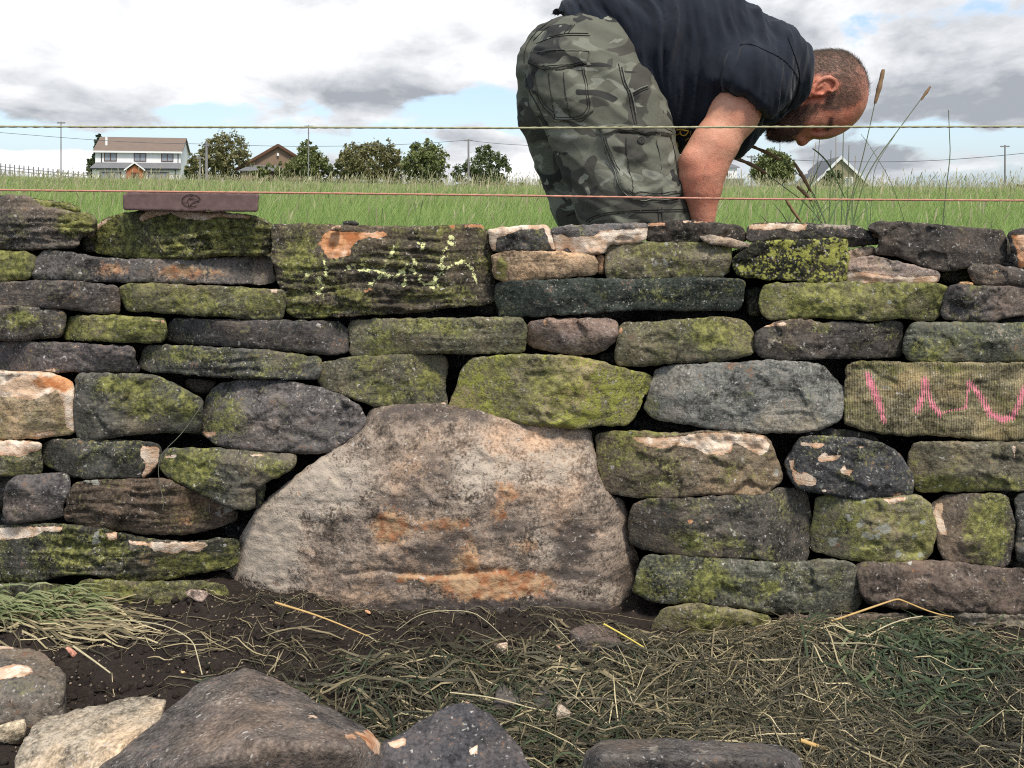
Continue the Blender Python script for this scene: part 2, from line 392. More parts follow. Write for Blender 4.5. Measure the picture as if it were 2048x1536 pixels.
    for q, (dy, sc) in enumerate(((0.006, 1.0), (0.014, 1.0), (0.028, .995), (0.05, .985), (0.09, .97), (0.15, .94), (depth*0.85, .90), (depth, .80))):
        if dy > depth: continue
        p = cen+(rv-cen)*sc; yy = ry*(1-min(1, dy/0.05))+dy
        nn = fbm(np.c_[p*26, yy*30+so_], 3)*0.004*min(1, dy/0.02)
        p = p*(1+nn[:, None]/max(0.02, np.abs(rv-cen).max()))
        idx = np.arange(len(ring))+n0; n0 += len(ring)
        V.append(np.c_[p[:, 0], yy, p[:, 1]])
        quads.append(np.stack([prev, idx, np.roll(idx, -1), np.roll(prev, -1)], 1)); prev = idx
    V.append(np.array([[cen[0], depth, cen[1]]])); ci = n0
    cap = np.stack([np.full(len(prev), ci), np.roll(prev, -1), prev], 1)
    V = np.vstack(V)
    # orientation of the front triangles: normals must face -y
    a, b_, c_ = V[tri[0, 0]], V[tri[0, 1]], V[tri[0, 2]]
    if np.cross(b_-a, c_-a)[1] > 0: tri = tri[:, ::-1]
    cr = V[quads[0][0]]; nq = np.cross(cr[1]-cr[0], cr[3]-cr[0]); mid_ = cr.mean(0)-np.array([cen[0], 0, cen[1]])
    # boundary order decides the winding of the rings
    if (nq*mid_*[1, 0, 1]).sum() < 0: quads = [q[:, ::-1] for q in quads]; cap = cap[:, ::-1]
    PX = np.stack([c0[0]+V[:, 0]/k, c0[1]-V[:, 2]/k], 1)
    ox, oz = (c0[0]-HX)*k, -(c0[1]-HY)*k; g_ = (D+V[:, 1])/D          # keep the traced outline where the face bulges or recedes
    V = np.c_[(ox+V[:, 0])*g_-ox, V[:, 1], (oz+V[:, 2])*g_-oz]
    me = mesh_np(name, V, [tri, np.vstack(quads), cap])
    stone_masks(me, PX, par or {})
    return me, c0

def wall_D(py): return 1.505-(py-450)/780*0.085
GROUP = 'stones of the dry stone wall'
DK = (0.068, 0.060, 0.056); CHAR = (0.088, 0.079, 0.074); GR = (0.125, 0.122, 0.120); BR = (0.105, 0.082, 0.066); OL = (0.105, 0.100, 0.072); BLK = (0.05, 0.048, 0.047)
PIN = (0.30, 0.24, 0.20)
def wall_stone(tile, pts, label, color=DK, name='wall_stone', back=0.0, depth=0.22, mat=None, group=GROUP, cat='stone', seed=None, **kw):
    geo = {k: kw.pop(k) for k in list(kw) if k in ('r', 'bulge', 'rough', 'strata', 'facets', 'step', 'corner', 'dome', 'jag', 'tilt', 'hack')}
    px = tpx(tile, pts); cy_ = px[:, 1].mean()
    wall_stone.n += 1; seed = seed or wall_stone.n
    D = wall_D(cy_)+back+(((seed*7919) % 13)/13-0.5)*0.018
    me, c0 = stone_mesh(name, px, D, depth=depth, par=kw, seed=seed, **geo)
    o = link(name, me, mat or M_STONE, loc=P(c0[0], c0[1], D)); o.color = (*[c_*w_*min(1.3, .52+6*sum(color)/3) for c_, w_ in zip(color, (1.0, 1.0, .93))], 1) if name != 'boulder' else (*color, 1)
    return tag(o, label, cat, group)
wall_stone.n = 0
# ------------------------------------------------------------------ the wall, stone by stone (outlines in photo pixels, tile-wise)
ws = wall_stone
# ---- left third, top to bottom
ws('A', [(190,75),(300,98),(400,105),(455,130),(460,160),(300,170),(200,160)], 'small moss-furred lump on top of the wall behind its leftmost end', OL, back=0.07, depth=0.1, moss=1.3, r=0.02)
ws('A', [(-60,70),(70,62),(150,66),(215,90),(232,130),(340,140),(440,165),(520,168),(558,200),(548,265),(505,290),(465,300),(455,358),(300,370),(180,375),(80,375),(-60,360)],
   'layered charcoal stone at the left end of the wall top with mossy right shoulder', CHAR, strata=0.006, moss=[0.0, ('A',430,220,110,80,1.2), ('A',250,100,80,30,.8)], r=0.016, lichen=0.15)
ws('A', [(475,318),(520,305),(548,330),(552,385),(500,385),(480,360)], 'thumb-sized dark wedge stone left of the big cream-topped mossy stone', DK, back=0.05, depth=.1, moss=.4)
ws('A', [(508,285),(545,240),(640,185),(720,165),(840,148),(1000,150),(1200,155),(1440,175),(1550,205),(1580,240),(1578,330),(1570,395),(1480,410),(1300,405),(1150,425),(1000,425),(850,420),(700,415),(560,395),(545,370),(540,320),(512,305)],
   'big rough mossy stone with cream broken top under the brick', (0.055,0.055,0.04), strata=0.006, rough=.011, r=0.018, moss=[0.55, ('A',850,240,350,60,.3)],
   fresh=[('A', [(800,195),(850,140),(1000,140),(1200,145),(1480,172),(1430,195),(1250,185),(1190,210),(1100,200),(1040,195),(990,165),(880,190),(820,215)]), ('A', [(500,290),(560,220),(650,178),(620,215),(560,260),(545,300),(515,310)])], orange=.25)
ws('A', [(-60,375),(60,385),(130,390),(190,402),(212,420),(195,470),(175,545),(100,552),(-60,560)], 'olive-green block at the left edge beside the rust-stained slab', OL, moss=.9, r=.012)
ws('A', [(185,530),(190,480),(220,420),(250,385),(330,382),(440,395),(560,420),(700,432),(900,432),(1100,432),(1300,425),(1430,415),(1540,415),(1580,435),(1600,520),(1605,550),(1560,570),(1400,572),(1200,568),(950,565),(700,560),(520,555),(350,548),(220,548)],
   'long thin slab with two rust-brown stains on its smooth dark face', (0.10,0.092,0.092), rough=.003, r=.007, bulge=.003, facets=1, rust=[-.3, ('A',620,490,140,60,1.15), ('A',1080,510,250,50,1.15), ('A',300,400,80,20,.6)])
ws('A', [(-60,570),(120,562),(200,555),(420,560),(560,575),(680,590),(695,640),(690,700),(700,740),(640,745),(500,730),(300,710),(120,702),(-60,705)],
   'brownish black stone at left edge below the rust-stained slab', (0.085,0.075,0.073), rough=.008, facets=4)
ws('A', [(692,640),(700,590),(760,575),(900,575),(1100,582),(1300,590),(1500,603),(1650,612),(1655,680),(1640,770),(1620,780),(1450,775),(1300,760),(1150,755),(1000,740),(850,730),(735,725),(715,690)],
   'grey-olive flat stone left of the big yellow-chalked block', OL, moss=.45, r=.009, rough=.005, lichen=.18, fresh=[('A',[(1560,600),(1620,605),(1600,628),(1570,622)])])
ws('A', [(-60,700),(120,702),(300,715),(370,735),(378,800),(350,885),(250,885),(100,900),(-60,905)], 'dark stone at left edge with green bloom and pale specks, fourth course down', CHAR, moss=[.1, ('A',90,790,130,60,.9)], lichen=.35)
ws('A', [(362,890),(385,790),(410,760),(560,760),(650,757),(760,765),(900,775),(960,785),(965,850),(955,905),(850,912),(650,905),(480,898)],
   'short yellow-olive stone wedged left of the long black grainy stone', OL, moss=[.75], r=.012, fresh=[('A',[(840,775),(950,780),(955,800),(880,790)])])
ws('A', [(962,870),(975,800),(1020,775),(1100,778),(1200,785),(1500,785),(1800,790),(1960,795),(2010,830),(2025,900),(2015,970),(1900,985),(1700,960),(1500,945),(1300,930),(1100,920),(970,905)],
   'long black stone with grainy sheen, white bird-lime spots at its left', (0.06,0.058,0.062), rough=.004, r=.014, lichen=[.12,('A',1150,820,110,40,.35)], pale=[-.2,('A',1050,785,80,15,.7)])
ws('A', [(-60,915),(100,910),(260,908),(450,920),(600,930),(770,940),(790,970),(780,1010),(810,1060),(800,1080),(650,1085),(450,1085),(250,1080),(-60,1080)],
   'flat plum-black stone at left edge directly above the cream and orange block', (0.085,0.076,0.08), rough=.006, r=.008, fresh=[('A',[(260,1065),(320,1062),(320,1080),(265,1082)]),('A',[(400,930),(470,930),(450,945)])])
ws('A', [(805,1030),(830,960),(850,935),(950,930),(1150,940),(1400,950),(1600,965),(1750,990),(1860,1000),(1862,1060),(1840,1120),(1780,1128),(1550,1122),(1350,1120),(1180,1105),(1000,1085),(850,1080),(815,1060)],
   'long charcoal stone with wavy grain above the rounded grey stone', (0.075,0.075,0.072), strata=.004, moss=[.15,('A',1000,980,200,40,.3)], lichen=.2)
ws('A', [(-60,1085),(120,1082),(280,1090),(420,1140),(430,1200),(425,1330),(430,1445),(300,1455),(150,1465),(-60,1475)],
   'big block at left edge with bright cream and orange broken corner', (0.20,0.165,0.12), r=.01, moss=[.15], fresh=[('A',[(-80,1075),(450,1075),(430,1200),(440,1440),(380,1400),(360,1260),(330,1190),(250,1225),(170,1250),(60,1230),(-80,1225)]),('A',[(200,1440),(300,1420),(330,1450),(200,1470)])],
   orange=[-.25, ('A',290,1140,110,45,1.5), ('A',400,1160,50,70,.9)])
ws('A', [(432,1200),(440,1120),(470,1090),(600,1092),(750,1100),(850,1100),(940,1120),(1080,1190),(1180,1250),(1175,1300),(1165,1430),(1060,1430),(900,1435),(700,1455),(550,1475),(460,1480),(440,1400),(425,1330)],
   'stone with bright green algae patch, right of the cream and orange block', (0.085,0.083,0.075), rough=.006, r=.012, bulge=.016, moss=[-.1, ('A',900,1260,270,150,1.0), ('A',600,1150,180,60,.8)], lime=[-.6,('A',950,1240,170,80,.32)], rust=[-.3,('A',690,1220,80,60,.6),('A',520,1110,50,25,.5)])
ws('A', [(1070,1130),(1200,1130),(1260,1145),(1200,1210),(1100,1195)], 'small brown filler stone recessed between green-patched and rounded grey stones', BR, back=.07, depth=.12)
ws('A', [(1160,1420),(1175,1330),(1190,1250),(1240,1180),(1320,1140),(1500,1130),(1700,1145),(1880,1180),(2000,1230),(2090,1290),(2125,1350),(2105,1430),(2020,1490),(1930,1545),(1800,1560),(1500,1548),(1350,1530),(1250,1500),(1190,1455)],
   'large rounded plum-grey stone with green left flank, upper left of the boulder', (0.105,0.096,0.098), rough=.006, r=.02, bulge=.02, moss=[-.2,('A',1290,1330,130,170,1.1)], lichen=.12, pale=[-.3,('A',1430,1140,60,20,.5)],
   fresh=[('A',[(1165,1425),(1250,1430),(1250,1450),(1200,1465)])])
ws('D', [(-60,180),(100,182),(240,190),(235,260),(250,300),(240,365),(100,380),(-60,380)], 'left-edge stone with apricot broken face along its top, below the cream and orange block', OL, moss=.5, r=.009,
   fresh=[('D',[(-80,170),(260,180),(235,230),(170,250),(110,275),(60,262),(-80,262)])], orange=.35)
ws('D', [(240,235),(255,190),(320,170),(500,175),(700,180),(880,190),(930,215),(935,270),(910,340),(860,375),(820,395),(650,395),(500,395),(380,375),(310,340),(245,300)],
   'speckled black stone with tan right end under the green-patched stone', (0.06,0.06,0.056), r=.01, lichen=[.42], moss=.05, rust=[-.1,('D',500,175,200,12,.5)], fresh=[('D',[(830,205),(930,215),(925,300),(880,350),(835,395),(815,385),(840,330),(835,290),(810,270),(815,225)])], orange=.15)
ws('D', [(925,330),(930,260),(980,225),(1100,222),(1300,225),(1500,250),(1700,262),(1720,290),(1710,320),(1640,370),(1520,430),(1475,470),(1475,560),(1440,580),(1330,565),(1200,510),(1100,450),(970,390)],
   'pointed-bottomed stone with yellow-green moss, left shoulder of the boulder', (0.08,0.078,0.07), r=.012, moss=[.1,('D',1100,330,190,110,1.0),('D',1600,340,110,60,.7)], rust=[-.2,('D',1090,240,150,18,.5)],
   fresh=[('D',[(940,262),(1030,255),(1020,275),(960,280)]),('D',[(1440,255),(1540,255),(1510,272),(1450,268)])])
ws('D', [(1478,450),(1540,425),(1522,540),(1475,575)], 'small dark plug stone tucked against the left side of the boulder', (0.07,0.068,0.062), back=.03, depth=.12, moss=.2)
ws('D', [(25,510),(40,430),(90,390),(250,370),(380,370),(410,410),(400,480),(360,560),(365,620),(200,640),(50,655),(25,610)], 'squarish slate-dark stone near left edge, beside a grass thread', (0.08,0.074,0.078), r=.013, lichen=.1)
ws('D', [(372,600),(400,500),(430,430),(500,410),(700,405),(900,400),(960,400),(1050,440),(1180,500),(1300,560),(1385,600),(1360,640),(1250,680),(1130,715),(1000,720),(850,715),(700,695),(550,690),(450,660),(385,640)],
   'brown layered stone with pale blue-green lichen at both tips', (0.085,0.065,0.052), strata=.005, rough=.007, lichen=[.12,('D',1270,580,110,50,.9),('D',520,420,80,18,1.1)], rust=[0.05,('D',1070,650,60,30,.6)], pale=[-.2,('D',1300,590,70,50,.7),('D',520,418,80,14,.8)])
ws('D', [(-60,680),(150,665),(380,665),(600,690),(760,730),(950,760),(1150,765),(1250,745),(1380,750),(1385,820),(1370,900),(1300,920),(1130,945),(950,985),(760,995),(640,985),(540,955),(420,950),(330,965),(170,1005),(100,1000),(-60,985)],
   'very long stone left of the boulder with two salmon-pink scars along its top', (0.062,0.060,0.052), strata=.005, rough=.009, r=.014, moss=[.25,('D',1150,870,220,60,.7),('D',600,830,150,60,.4)], lichen=[.25,('D',600,740,140,50,.55),('D',1300,780,60,30,.5)], rust=[-.1,('D',900,870,180,60,.35)],
   fresh=[('D',[(-80,685),(200,672),(385,672),(340,705),(250,705),(200,735),(30,755),(-80,750)]),('D',[(610,710),(680,705),(680,755),(630,752)]),('D',[(745,752),(860,765),(1190,762),(1210,785),(1160,820),(1060,815),(1030,832),(900,820),(860,790),(750,775)])], orange=.12)
ws('D', [(-60,1010),(100,1010),(250,1005),(400,1020),(425,1060),(410,1160),(300,1200),(-60,1200)], 'half-buried green-grey footing stone at left edge behind the grass tuft', (0.075,0.075,0.058), moss=.4)
ws('D', [(415,1160),(425,1060),(480,985),(700,990),(900,1000),(1100,990),(1300,1010),(1330,1060),(1320,1140),(1200,1190),(800,1230),(430,1220)], 'long mossy footing stone sunk in soil, left of the boulder', (0.095,0.088,0.06), moss=[.45,('D',700,1020,200,50,.5),('D',1250,1080,60,40,.6)])
# ---- middle
ws('B', [(-310,240),(-280,232),(-200,230),(0,232),(200,240),(500,245),(800,235),(900,230),(930,250),(950,300),(965,360),(975,500),(985,640),(990,680),(850,700),(700,710),(500,740),(300,745),(100,760),(-100,770),(-180,765),(-215,740),(-240,650),(-270,560),(-310,400),(-300,300)],
   'largest top block, scrawled with pale yellow chalk, orange break at its upper left', (0.075,0.064,0.05), strata=.008, rough=.006, r=.013, moss=[.12,('G',250,450,130,400,.7),('G',1500,640,300,80,.45),('G',450,800,300,40,.6),('G',1350,100,250,40,.4),('G',700,650,160,40,.4)], dark=[-.3,('G',1250,740,350,50,.9),('G',450,280,60,60,.8)],
   fresh=[('G',[(410,215),(460,180),(455,140),(530,90),(600,100),(760,100),(900,110),(1000,95),(1050,125),(1040,145),(960,165),(880,155),(800,175),(740,220),(725,250),(725,320),(600,340),(520,345),(480,290),(450,235)]),
          ('G',[(1585,40),(1650,40),(1645,80),(1600,78)]),('G',[(1710,38),(1900,35),(1900,68),(1720,68)]),('G',[(820,630),(900,605),(920,620),(850,650)]),('G',[(1780,375),(1830,345),(1830,375)])], orange=.75,
   chalk=[('G',3.9,l) for l in ([(480,360),(495,430),(500,490)],[(290,460),(340,490)],[(440,510),(460,560),(475,600),(420,640),(460,670)],[(670,430),(700,420)],[(740,400),(770,435),(850,450),(950,445),(1000,480),(960,520),(920,555),(880,570)],
     [(810,395),(850,375)],[(1095,240),(1100,270),(1060,320),(1030,330)],[(1040,360),(1010,440),(1010,500),(1130,500),(1190,450),(1220,400)],[(1280,350),(1290,390),(1240,430),(1290,460),(1340,500),(1320,530),(1400,570),(1470,550),(1480,510)],
     [(1330,210),(1370,215),(1345,260),(1330,290)],[(1600,160),(1640,170),(1650,215),(1580,215),(1545,280)],[(1570,320),(1530,345),(1510,410),(1560,420),(1500,480),(1550,460),(1600,420),(1700,360),(1770,400),(1800,460),(1835,550)],[(1200,500),(1210,570),(1180,590)],[(1430,605),(1490,590)])])
ws('B', [(945,265),(1000,252),(1130,240),(1280,228),(1300,270),(1330,370),(1310,382),(1150,385),(1000,380),(970,372),(955,310)],
   'small top stone with pale sawn-looking top and dark face, right of the chalked block', (0.085,0.08,0.08), r=.006, back=.01, fresh=[('B',[(930,240),(1290,215),(1345,380),(1310,370),(1270,255),(1130,262),(1050,290),(1000,310),(990,375),(940,370)])], orange=.2)
ws('B', [(1305,265),(1360,240),(1500,235),(1700,228),(1850,225),(1870,240),(1855,330),(1640,345),(1620,398),(1480,398),(1340,390),(1335,350)],
   'cream broken stone on the wall top below the hem of the shorts', (0.10,0.095,0.10), r=.008, fresh=[('B',[(1300,290),(1380,285),(1420,300),(1560,290),(1600,262),(1900,245),(1890,340),(1660,350),(1620,410),(1430,400),(1410,360),(1330,400)])], orange=[.05,('B',1500,370,200,30,.4)])
ws('B', [(968,420),(990,400),(1060,390),(1250,388),(1500,395),(1570,405),(1580,515),(1480,525),(1200,550),(1060,560),(990,545),(970,490)],
   'sandy brown brick-shaped stone with green left end', (0.24,0.17,0.115), r=.009, rough=.004, moss=[-.6,('B',1020,470,45,110,1.8)], dark=[-.35,('B',1150,410,200,18,.7)])
ws('B', [(1575,405),(1625,412),(1620,510),(1582,515)], 'narrow tan sliver stone between the sandy brick-shaped and spotted olive stones', (0.20,0.13,0.085), back=.02, depth=.1)
ws('B', [(1620,345),(1700,338),(2000,340),(2100,335),(2300,338),(2355,345),(2355,400),(2340,520),(2100,545),(1800,540),(1640,548),(1628,500)],
   'olive block with white ring scar and pale lichen discs, left of the lime-crusted block', (0.12,0.105,0.08), r=.008, rough=.004, moss=[.35,('B',2250,500,150,40,.5)], lichen=.45, pale=[-.2,('B',1790,410,70,40,.7),('B',2220,415,50,20,.8)])
ws('B', [(985,600),(1000,570),(1200,555),(1480,545),(1700,548),(2000,545),(2200,540),(2400,545),(2435,560),(2425,640),(2410,720),(2250,728),(2020,722),(1800,720),(1500,745),(1200,760),(1010,762),(1000,700)],
   'long blue-green black stone with smooth face, middle of the third course', (0.052,0.062,0.055), r=.007, rough=.005, bulge=.004, moss=[-.25,('B',2050,640,300,60,.45)], facets=2)
ws('B', [(140,830),(160,790),(300,780),(600,775),(900,770),(1140,768),(1165,810),(1160,900),(1150,965),(1000,975),(700,970),(450,985),(200,995),(150,990),(145,900)],
   'oblong olive-grey stone directly under the yellow-chalked block', (0.105,0.10,0.075), r=.009, rough=.004, strata=.002, moss=[.3,('B',550,830,300,50,.4)], lichen=.22)
ws('B', [(1165,900),(1180,800),(1260,780),(1400,775),(1650,775),(1690,800),(1700,860),(1660,930),(1560,980),(1450,985),(1300,960),(1200,940)],
   'rounded purplish-brown cobble under the long blue-green stone', (0.115,0.093,0.09), r=.022, bulge=.02, rough=.007, fresh=[('B',[(1262,775),(1288,778),(1288,812),(1265,812)])], orange=.5)
ws('B', [(1590,985),(1700,960),(1690,1035),(1600,1020)], 'tiny black filler stone under the rounded purplish cobble', BLK, back=.06, depth=.1)
ws('B', [(1680,1010),(1695,900),(1700,830),(1740,800),(1900,795),(2050,785),(2310,765),(2430,785),(2465,830),(2490,900),(2480,980),(2350,1015),(2100,1025),(1900,1040),(1760,1050),(1700,1040)],
   'moss-dusted square-ended stone with orange nick at its top left corner', (0.095,0.09,0.065), r=.013, moss=[.25,('B',2300,850,200,120,.5)], lichen=.15, fresh=[('B',[(1705,830),(1735,808),(1730,845),(1708,865)])], orange=.8)
ws('B', [(-40,1040),(0,1032),(140,1000),(300,990),(540,985),(680,990),(705,1030),(700,1100),(690,1180),(712,1260),(700,1300),(480,1310),(350,1290),(200,1250),(80,1205),(-20,1170),(-45,1130),(-40,1070)],
   'olive stone with slanting underside and small pink chip at its lower right corner', (0.095,0.09,0.068), r=.008, rough=.004, bulge=.004, moss=[.2,('B',450,1200,150,80,.45),('B',600,1100,60,80,.5)], fresh=[('B',[(650,1280),(680,1255),(712,1262),(705,1295),(660,1295)])], orange=.4)
ws('B', [(715,1310),(750,1200),(800,1060),(850,1010),(1000,990),(1200,985),(1500,1000),(1600,1030),(1750,1070),(1895,1105),(1890,1160),(1830,1260),(1790,1350),(1740,1390),(1620,1390),(1450,1410),(1300,1400),(1150,1385),(1000,1350),(850,1340),(740,1325)],
   'large keystone covered in bright yellow-green moss above the boulder', (0.15,0.135,0.085), r=.013, rough=.008, bulge=.012, moss=[.5], lime=[.15,('B',1650,1200,220,150,.42),('B',900,1170,150,130,.3),('B',1450,1350,200,60,.4),('B',1130,1060,160,60,-.7),('B',1500,1200,100,60,-.1)], lichen=.25, back=-.01)
ws('B', [(1855,1290),(1880,1200),(1910,1090),(1935,1060),(2100,1040),(2400,1030),(2600,1020),(2850,1030),(2900,1060),(2960,1130),(3010,1180),(3005,1260),(2990,1370),(2850,1420),(2700,1440),(2450,1430),(2250,1410),(2100,1385),(1960,1365),(1880,1340)],
   'broad mid-grey gritty stone left of the pink-chalked block', (0.125,0.125,0.12), r=.012, rough=.005, bulge=.012, lichen=.3, moss=[-.35,('B',1900,1300,60,80,.9),('C',420,1210,130,30,.7),('C',900,1380,150,40,.8)])
# ---- right third
ws('C', [(-170,225),(0,208),(150,213),(370,235),(400,250),(425,320),(330,338),(0,338),(-160,335)], 'black crumbly stone on the wall top below the man’s hanging forearm', (0.045,0.04,0.037), rough=.009, back=.03, fresh=[('C',[(-170,225),(-60,212),(-40,235),(-150,240)]),('C',[(40,205),(200,210),(200,218),(50,218)])], orange=.5)
ws('C', [(150,302),(180,295),(250,300),(430,335),(440,362),(330,362),(180,330)], 'thin grey flake lying flat above the spotted olive block', (0.17,0.15,0.135), r=.004, back=-.005, depth=.1)
ws('C', [(420,250),(450,230),(600,220),(750,225),(900,235),(1080,245),(1120,265),(1190,280),(1190,345),(1000,355),(850,325),(600,325),(430,328)],
   'ragged black flagstone with cream flaked top above the lime-crusted block', (0.055,0.05,0.05), rough=.008, back=.015, r=.006, fresh=[('C',[(440,225),(620,218),(780,225),(760,262),(700,272),(620,250),(540,262),(430,255)]),('C',[(1140,278),(1195,278),(1192,310),(1150,300)])], orange=.1, pale=[-.1,('C',950,240,180,18,.8)])
ws('C', [(335,430),(420,370),(460,330),(700,320),(1000,310),(1008,380),(1005,480),(995,560),(850,565),(600,545),(380,530),(345,480)],
   'block crusted with lime-yellow lichen broken by black cracks', (0.04,0.04,0.03), r=.006, rough=.004, bulge=.003, facets=0, lime=[.44,('C',420,400,90,60,-.5),('C',860,480,70,30,-.5),('C',480,380,80,30,-.3)], back=-.008)
ws('C', [(1010,385),(1100,360),(1150,362),(1152,395),(1080,440),(1010,450)], 'small pinkish-tan shard right of the lime-crusted block', (0.32,0.24,0.19), back=.01, depth=.1, r=.006, strata=.002)
ws('C', [(1005,450),(1080,422),(1150,410),(1300,450),(1420,480),(1530,505),(1540,540),(1520,565),(1300,572),(1100,574),(990,572),(1000,520)],
   'low sloping stone with orange broken front under the big black top stone', (0.15,0.125,0.12), r=.006, strata=.003, fresh=[('C',[(990,500),(1060,495),(1200,520),(1400,530),(1540,520),(1530,575),(990,580)])], orange=.42)
ws('C', [(1125,260),(1150,215),(1300,215),(1600,240),(1900,265),(1925,300),(1920,420),(1900,460),(1700,480),(1580,495),(1480,485),(1300,410),(1160,400),(1195,330),(1190,280)],
   'biggest black stone of the wall top at right, with slanted brown upper face', (0.062,0.056,0.054), rough=.006, r=.010, pale=[-.25,('C',1500,250,400,26,.35),('C',1870,290,50,12,.9),('C',1240,258,30,12,.9)], lichen=.06)
ws('C', [(1935,290),(1960,265),(2100,260),(2100,490),(1985,480),(1960,400),(1945,330)], 'dark stone with orange broken front at the right end of the wall top', (0.08,0.07,0.065), r=.008, fresh=[('C',[(1955,290),(2110,275),(2110,490),(2000,480),(1985,380)])], orange=.7)
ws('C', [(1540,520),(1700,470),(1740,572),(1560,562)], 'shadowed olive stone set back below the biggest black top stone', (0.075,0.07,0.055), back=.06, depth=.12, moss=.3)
ws('C', [(1700,490),(1750,462),(1900,470),(2100,505),(2100,590),(1900,585),(1750,580),(1720,530)], 'dark lens-shaped stone with small rust dot at right edge of upper wall', (0.08,0.07,0.066), r=.012, lichen=.1, rust=[-.4,('C',1860,515,22,18,1.6)])
ws('C', [(1650,568),(1740,572),(1700,600),(1660,592)], 'little orange wedge chip above the plum-black stone at the right edge', (0.45,0.27,0.14), depth=.05, r=.003, back=-.002)
ws('C', [(495,700),(500,640),(520,590),(560,570),(800,572),(1000,565),(1300,570),(1500,572),(1590,590),(1565,650),(1540,760),(1500,785),(1400,780),(1300,770),(1150,790),(1000,775),(800,765),(650,775),(550,780),(510,750)],
   'long moss-green stone beneath the lime-crusted block', (0.135,0.125,0.08), r=.012, rough=.006, moss=[.55,('C',850,680,250,80,.45),('C',1350,620,180,60,.3)], lichen=[.1,('C',1250,690,30,25,1.2)], dark=[-.4,('C',560,600,60,30,.5)])
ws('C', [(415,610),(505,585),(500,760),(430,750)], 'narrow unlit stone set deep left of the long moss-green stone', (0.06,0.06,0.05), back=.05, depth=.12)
ws('C', [(1550,770),(1560,650),(1590,592),(1640,577),(1800,590),(2100,590),(2100,760),(1950,755),(1850,790),(1700,795)], 'plum-black chipped stone at right edge beside the long moss-green stone', (0.08,0.073,0.075), rough=.01, facets=5, r=.01)
ws('C', [(465,860),(510,830),(600,800),(680,785),(790,780),(840,800),(1000,795),(1150,810),(1250,790),(1325,800),(1325,900),(1330,980),(1200,1000),(900,1000),(690,1015),(520,1000),(470,960)],
   'black stone with tan flake at its top left and milky marks at lower left', (0.075,0.067,0.063), rough=.007, r=.01, moss=[0,('C',800,830,200,30,.35)], fresh=[('C',[(505,800),(600,792),(665,795),(650,815),(560,820),(510,832)])], orange=.15, pale=[-.3,('C',580,920,80,40,.85)], rust=[-.5,('C',1230,920,60,30,.5)])
ws('C', [(1325,960),(1335,880),(1380,810),(1420,795),(1700,800),(2100,805),(2100,1015),(1800,1025),(1500,1030),(1360,1020)], 'green-black stone with pale diagonal streaks at right edge above the pink chalk', (0.085,0.09,0.075), r=.014, rough=.005, moss=[.15,('C',1450,960,90,60,.4)], pale=[-.1,('C',1900,860,180,60,.45),('C',1460,960,50,50,.5)])
ws('C', [(985,1380),(990,1200),(1000,1060),(1060,1025),(1300,1030),(1700,1035),(2100,1035),(2100,1475),(1850,1480),(1700,1465),(1500,1445),(1350,1455),(1150,1430),(1050,1410)],
   'tooled olive-brown block with pink chalk zigzag at the right edge', (0.155,0.135,0.085), mat=M_PINK, rough=.003, r=.010, bulge=.003, facets=0, moss=[.1,('C',1500,1060,500,30,.3)], lichen=[.1,('C',1235,1180,34,20,1.5),('C',1035,1295,30,26,1.5),('C',1450,1460,150,20,.4)], dark=[-.6,('C',1100,1160,110,4,1.1),('C',1550,1355,450,5,1.0),('C',1080,1395,80,8,.8)],
   chalk=[('C',6.0,l) for l in ([(1125,1105),(1160,1200),(1195,1290),(1215,1370)],[(1410,1300),(1440,1240),(1455,1130),(1480,1230),(1510,1290),(1540,1330)],[(1715,1150),(1760,1200),(1800,1270),(1840,1330),(1900,1360),(1960,1345),(1990,1290),(2025,1200),(2060,1150)])]+[('C',2.4,[(1560,1320),(1600,1310),(1650,1300),(1690,1290),(1695,1230),(1710,1160)])])
ws('F', [(-445,170),(-440,140),(-300,120),(-150,125),(0,140),(150,125),(300,120),(400,135),(520,150),(560,190),(590,270),(630,370),(610,420),(560,460),(500,505),(430,505),(300,490),(100,495),(-50,510),(-200,505),(-340,490),(-400,470),(-430,380),(-450,300)],
   'brownish stone with large white-cream scar along its top, right shoulder of the boulder', (0.12,0.098,0.075), r=.012, rough=.007, moss=[.1,('F',-300,260,120,120,.4),('F',-250,130,200,30,.8)], lichen=.4, rust=[-.2,('F',50,350,120,80,.4)],
   fresh=[('F',[(-255,152),(-100,158),(30,150),(160,128),(400,135),(520,150),(560,200),(545,240),(500,268),(430,225),(350,190),(330,240),(270,262),(190,258),(110,220),(0,205),(-60,225),(-130,215),(-190,190)])], orange=[-.45,('F',-150,215,80,15,1.0),('F',60,215,60,20,.6)])
ws('F', [(640,310),(680,250),(720,170),(800,150),(1000,160),(1200,190),(1300,250),(1360,330),(1390,400),(1380,490),(1300,500),(1150,510),(1050,520),(900,490),(720,460),(660,370)],
   'blue-black stone blotched with tan flake scars, under the pink-chalked block', (0.065,0.065,0.072), r=.009, rough=.005, lichen=.3, orange=[.1],
   fresh=[('F',[(725,180),(880,190),(890,205),(830,225),(790,215),(740,205)]),('F',[(830,290),(850,250),(880,240),(900,260),(970,260),(950,290),(860,300)]),('F',[(665,290),(700,290),(690,340),(740,370),(750,350),(830,400),(830,440),(720,435),(700,420),(680,360)]),('F',[(960,345),(990,315),(1000,340),(1040,350),(1020,382),(970,365)]),('F',[(850,455),(890,460),(880,480),(855,470)]),('F',[(1270,485),(1320,478),(1320,500),(1270,500)]),('F',[(1030,212),(1120,208),(1100,222)])])
ws('F', [(725,180),(760,130),(900,110),(1080,130),(1175,165),(1180,195),(1000,170),(800,160)], 'dark flat filler stone peeping over the tan-blotched blue-black stone', (0.045,0.044,0.045), back=.035, depth=.12)
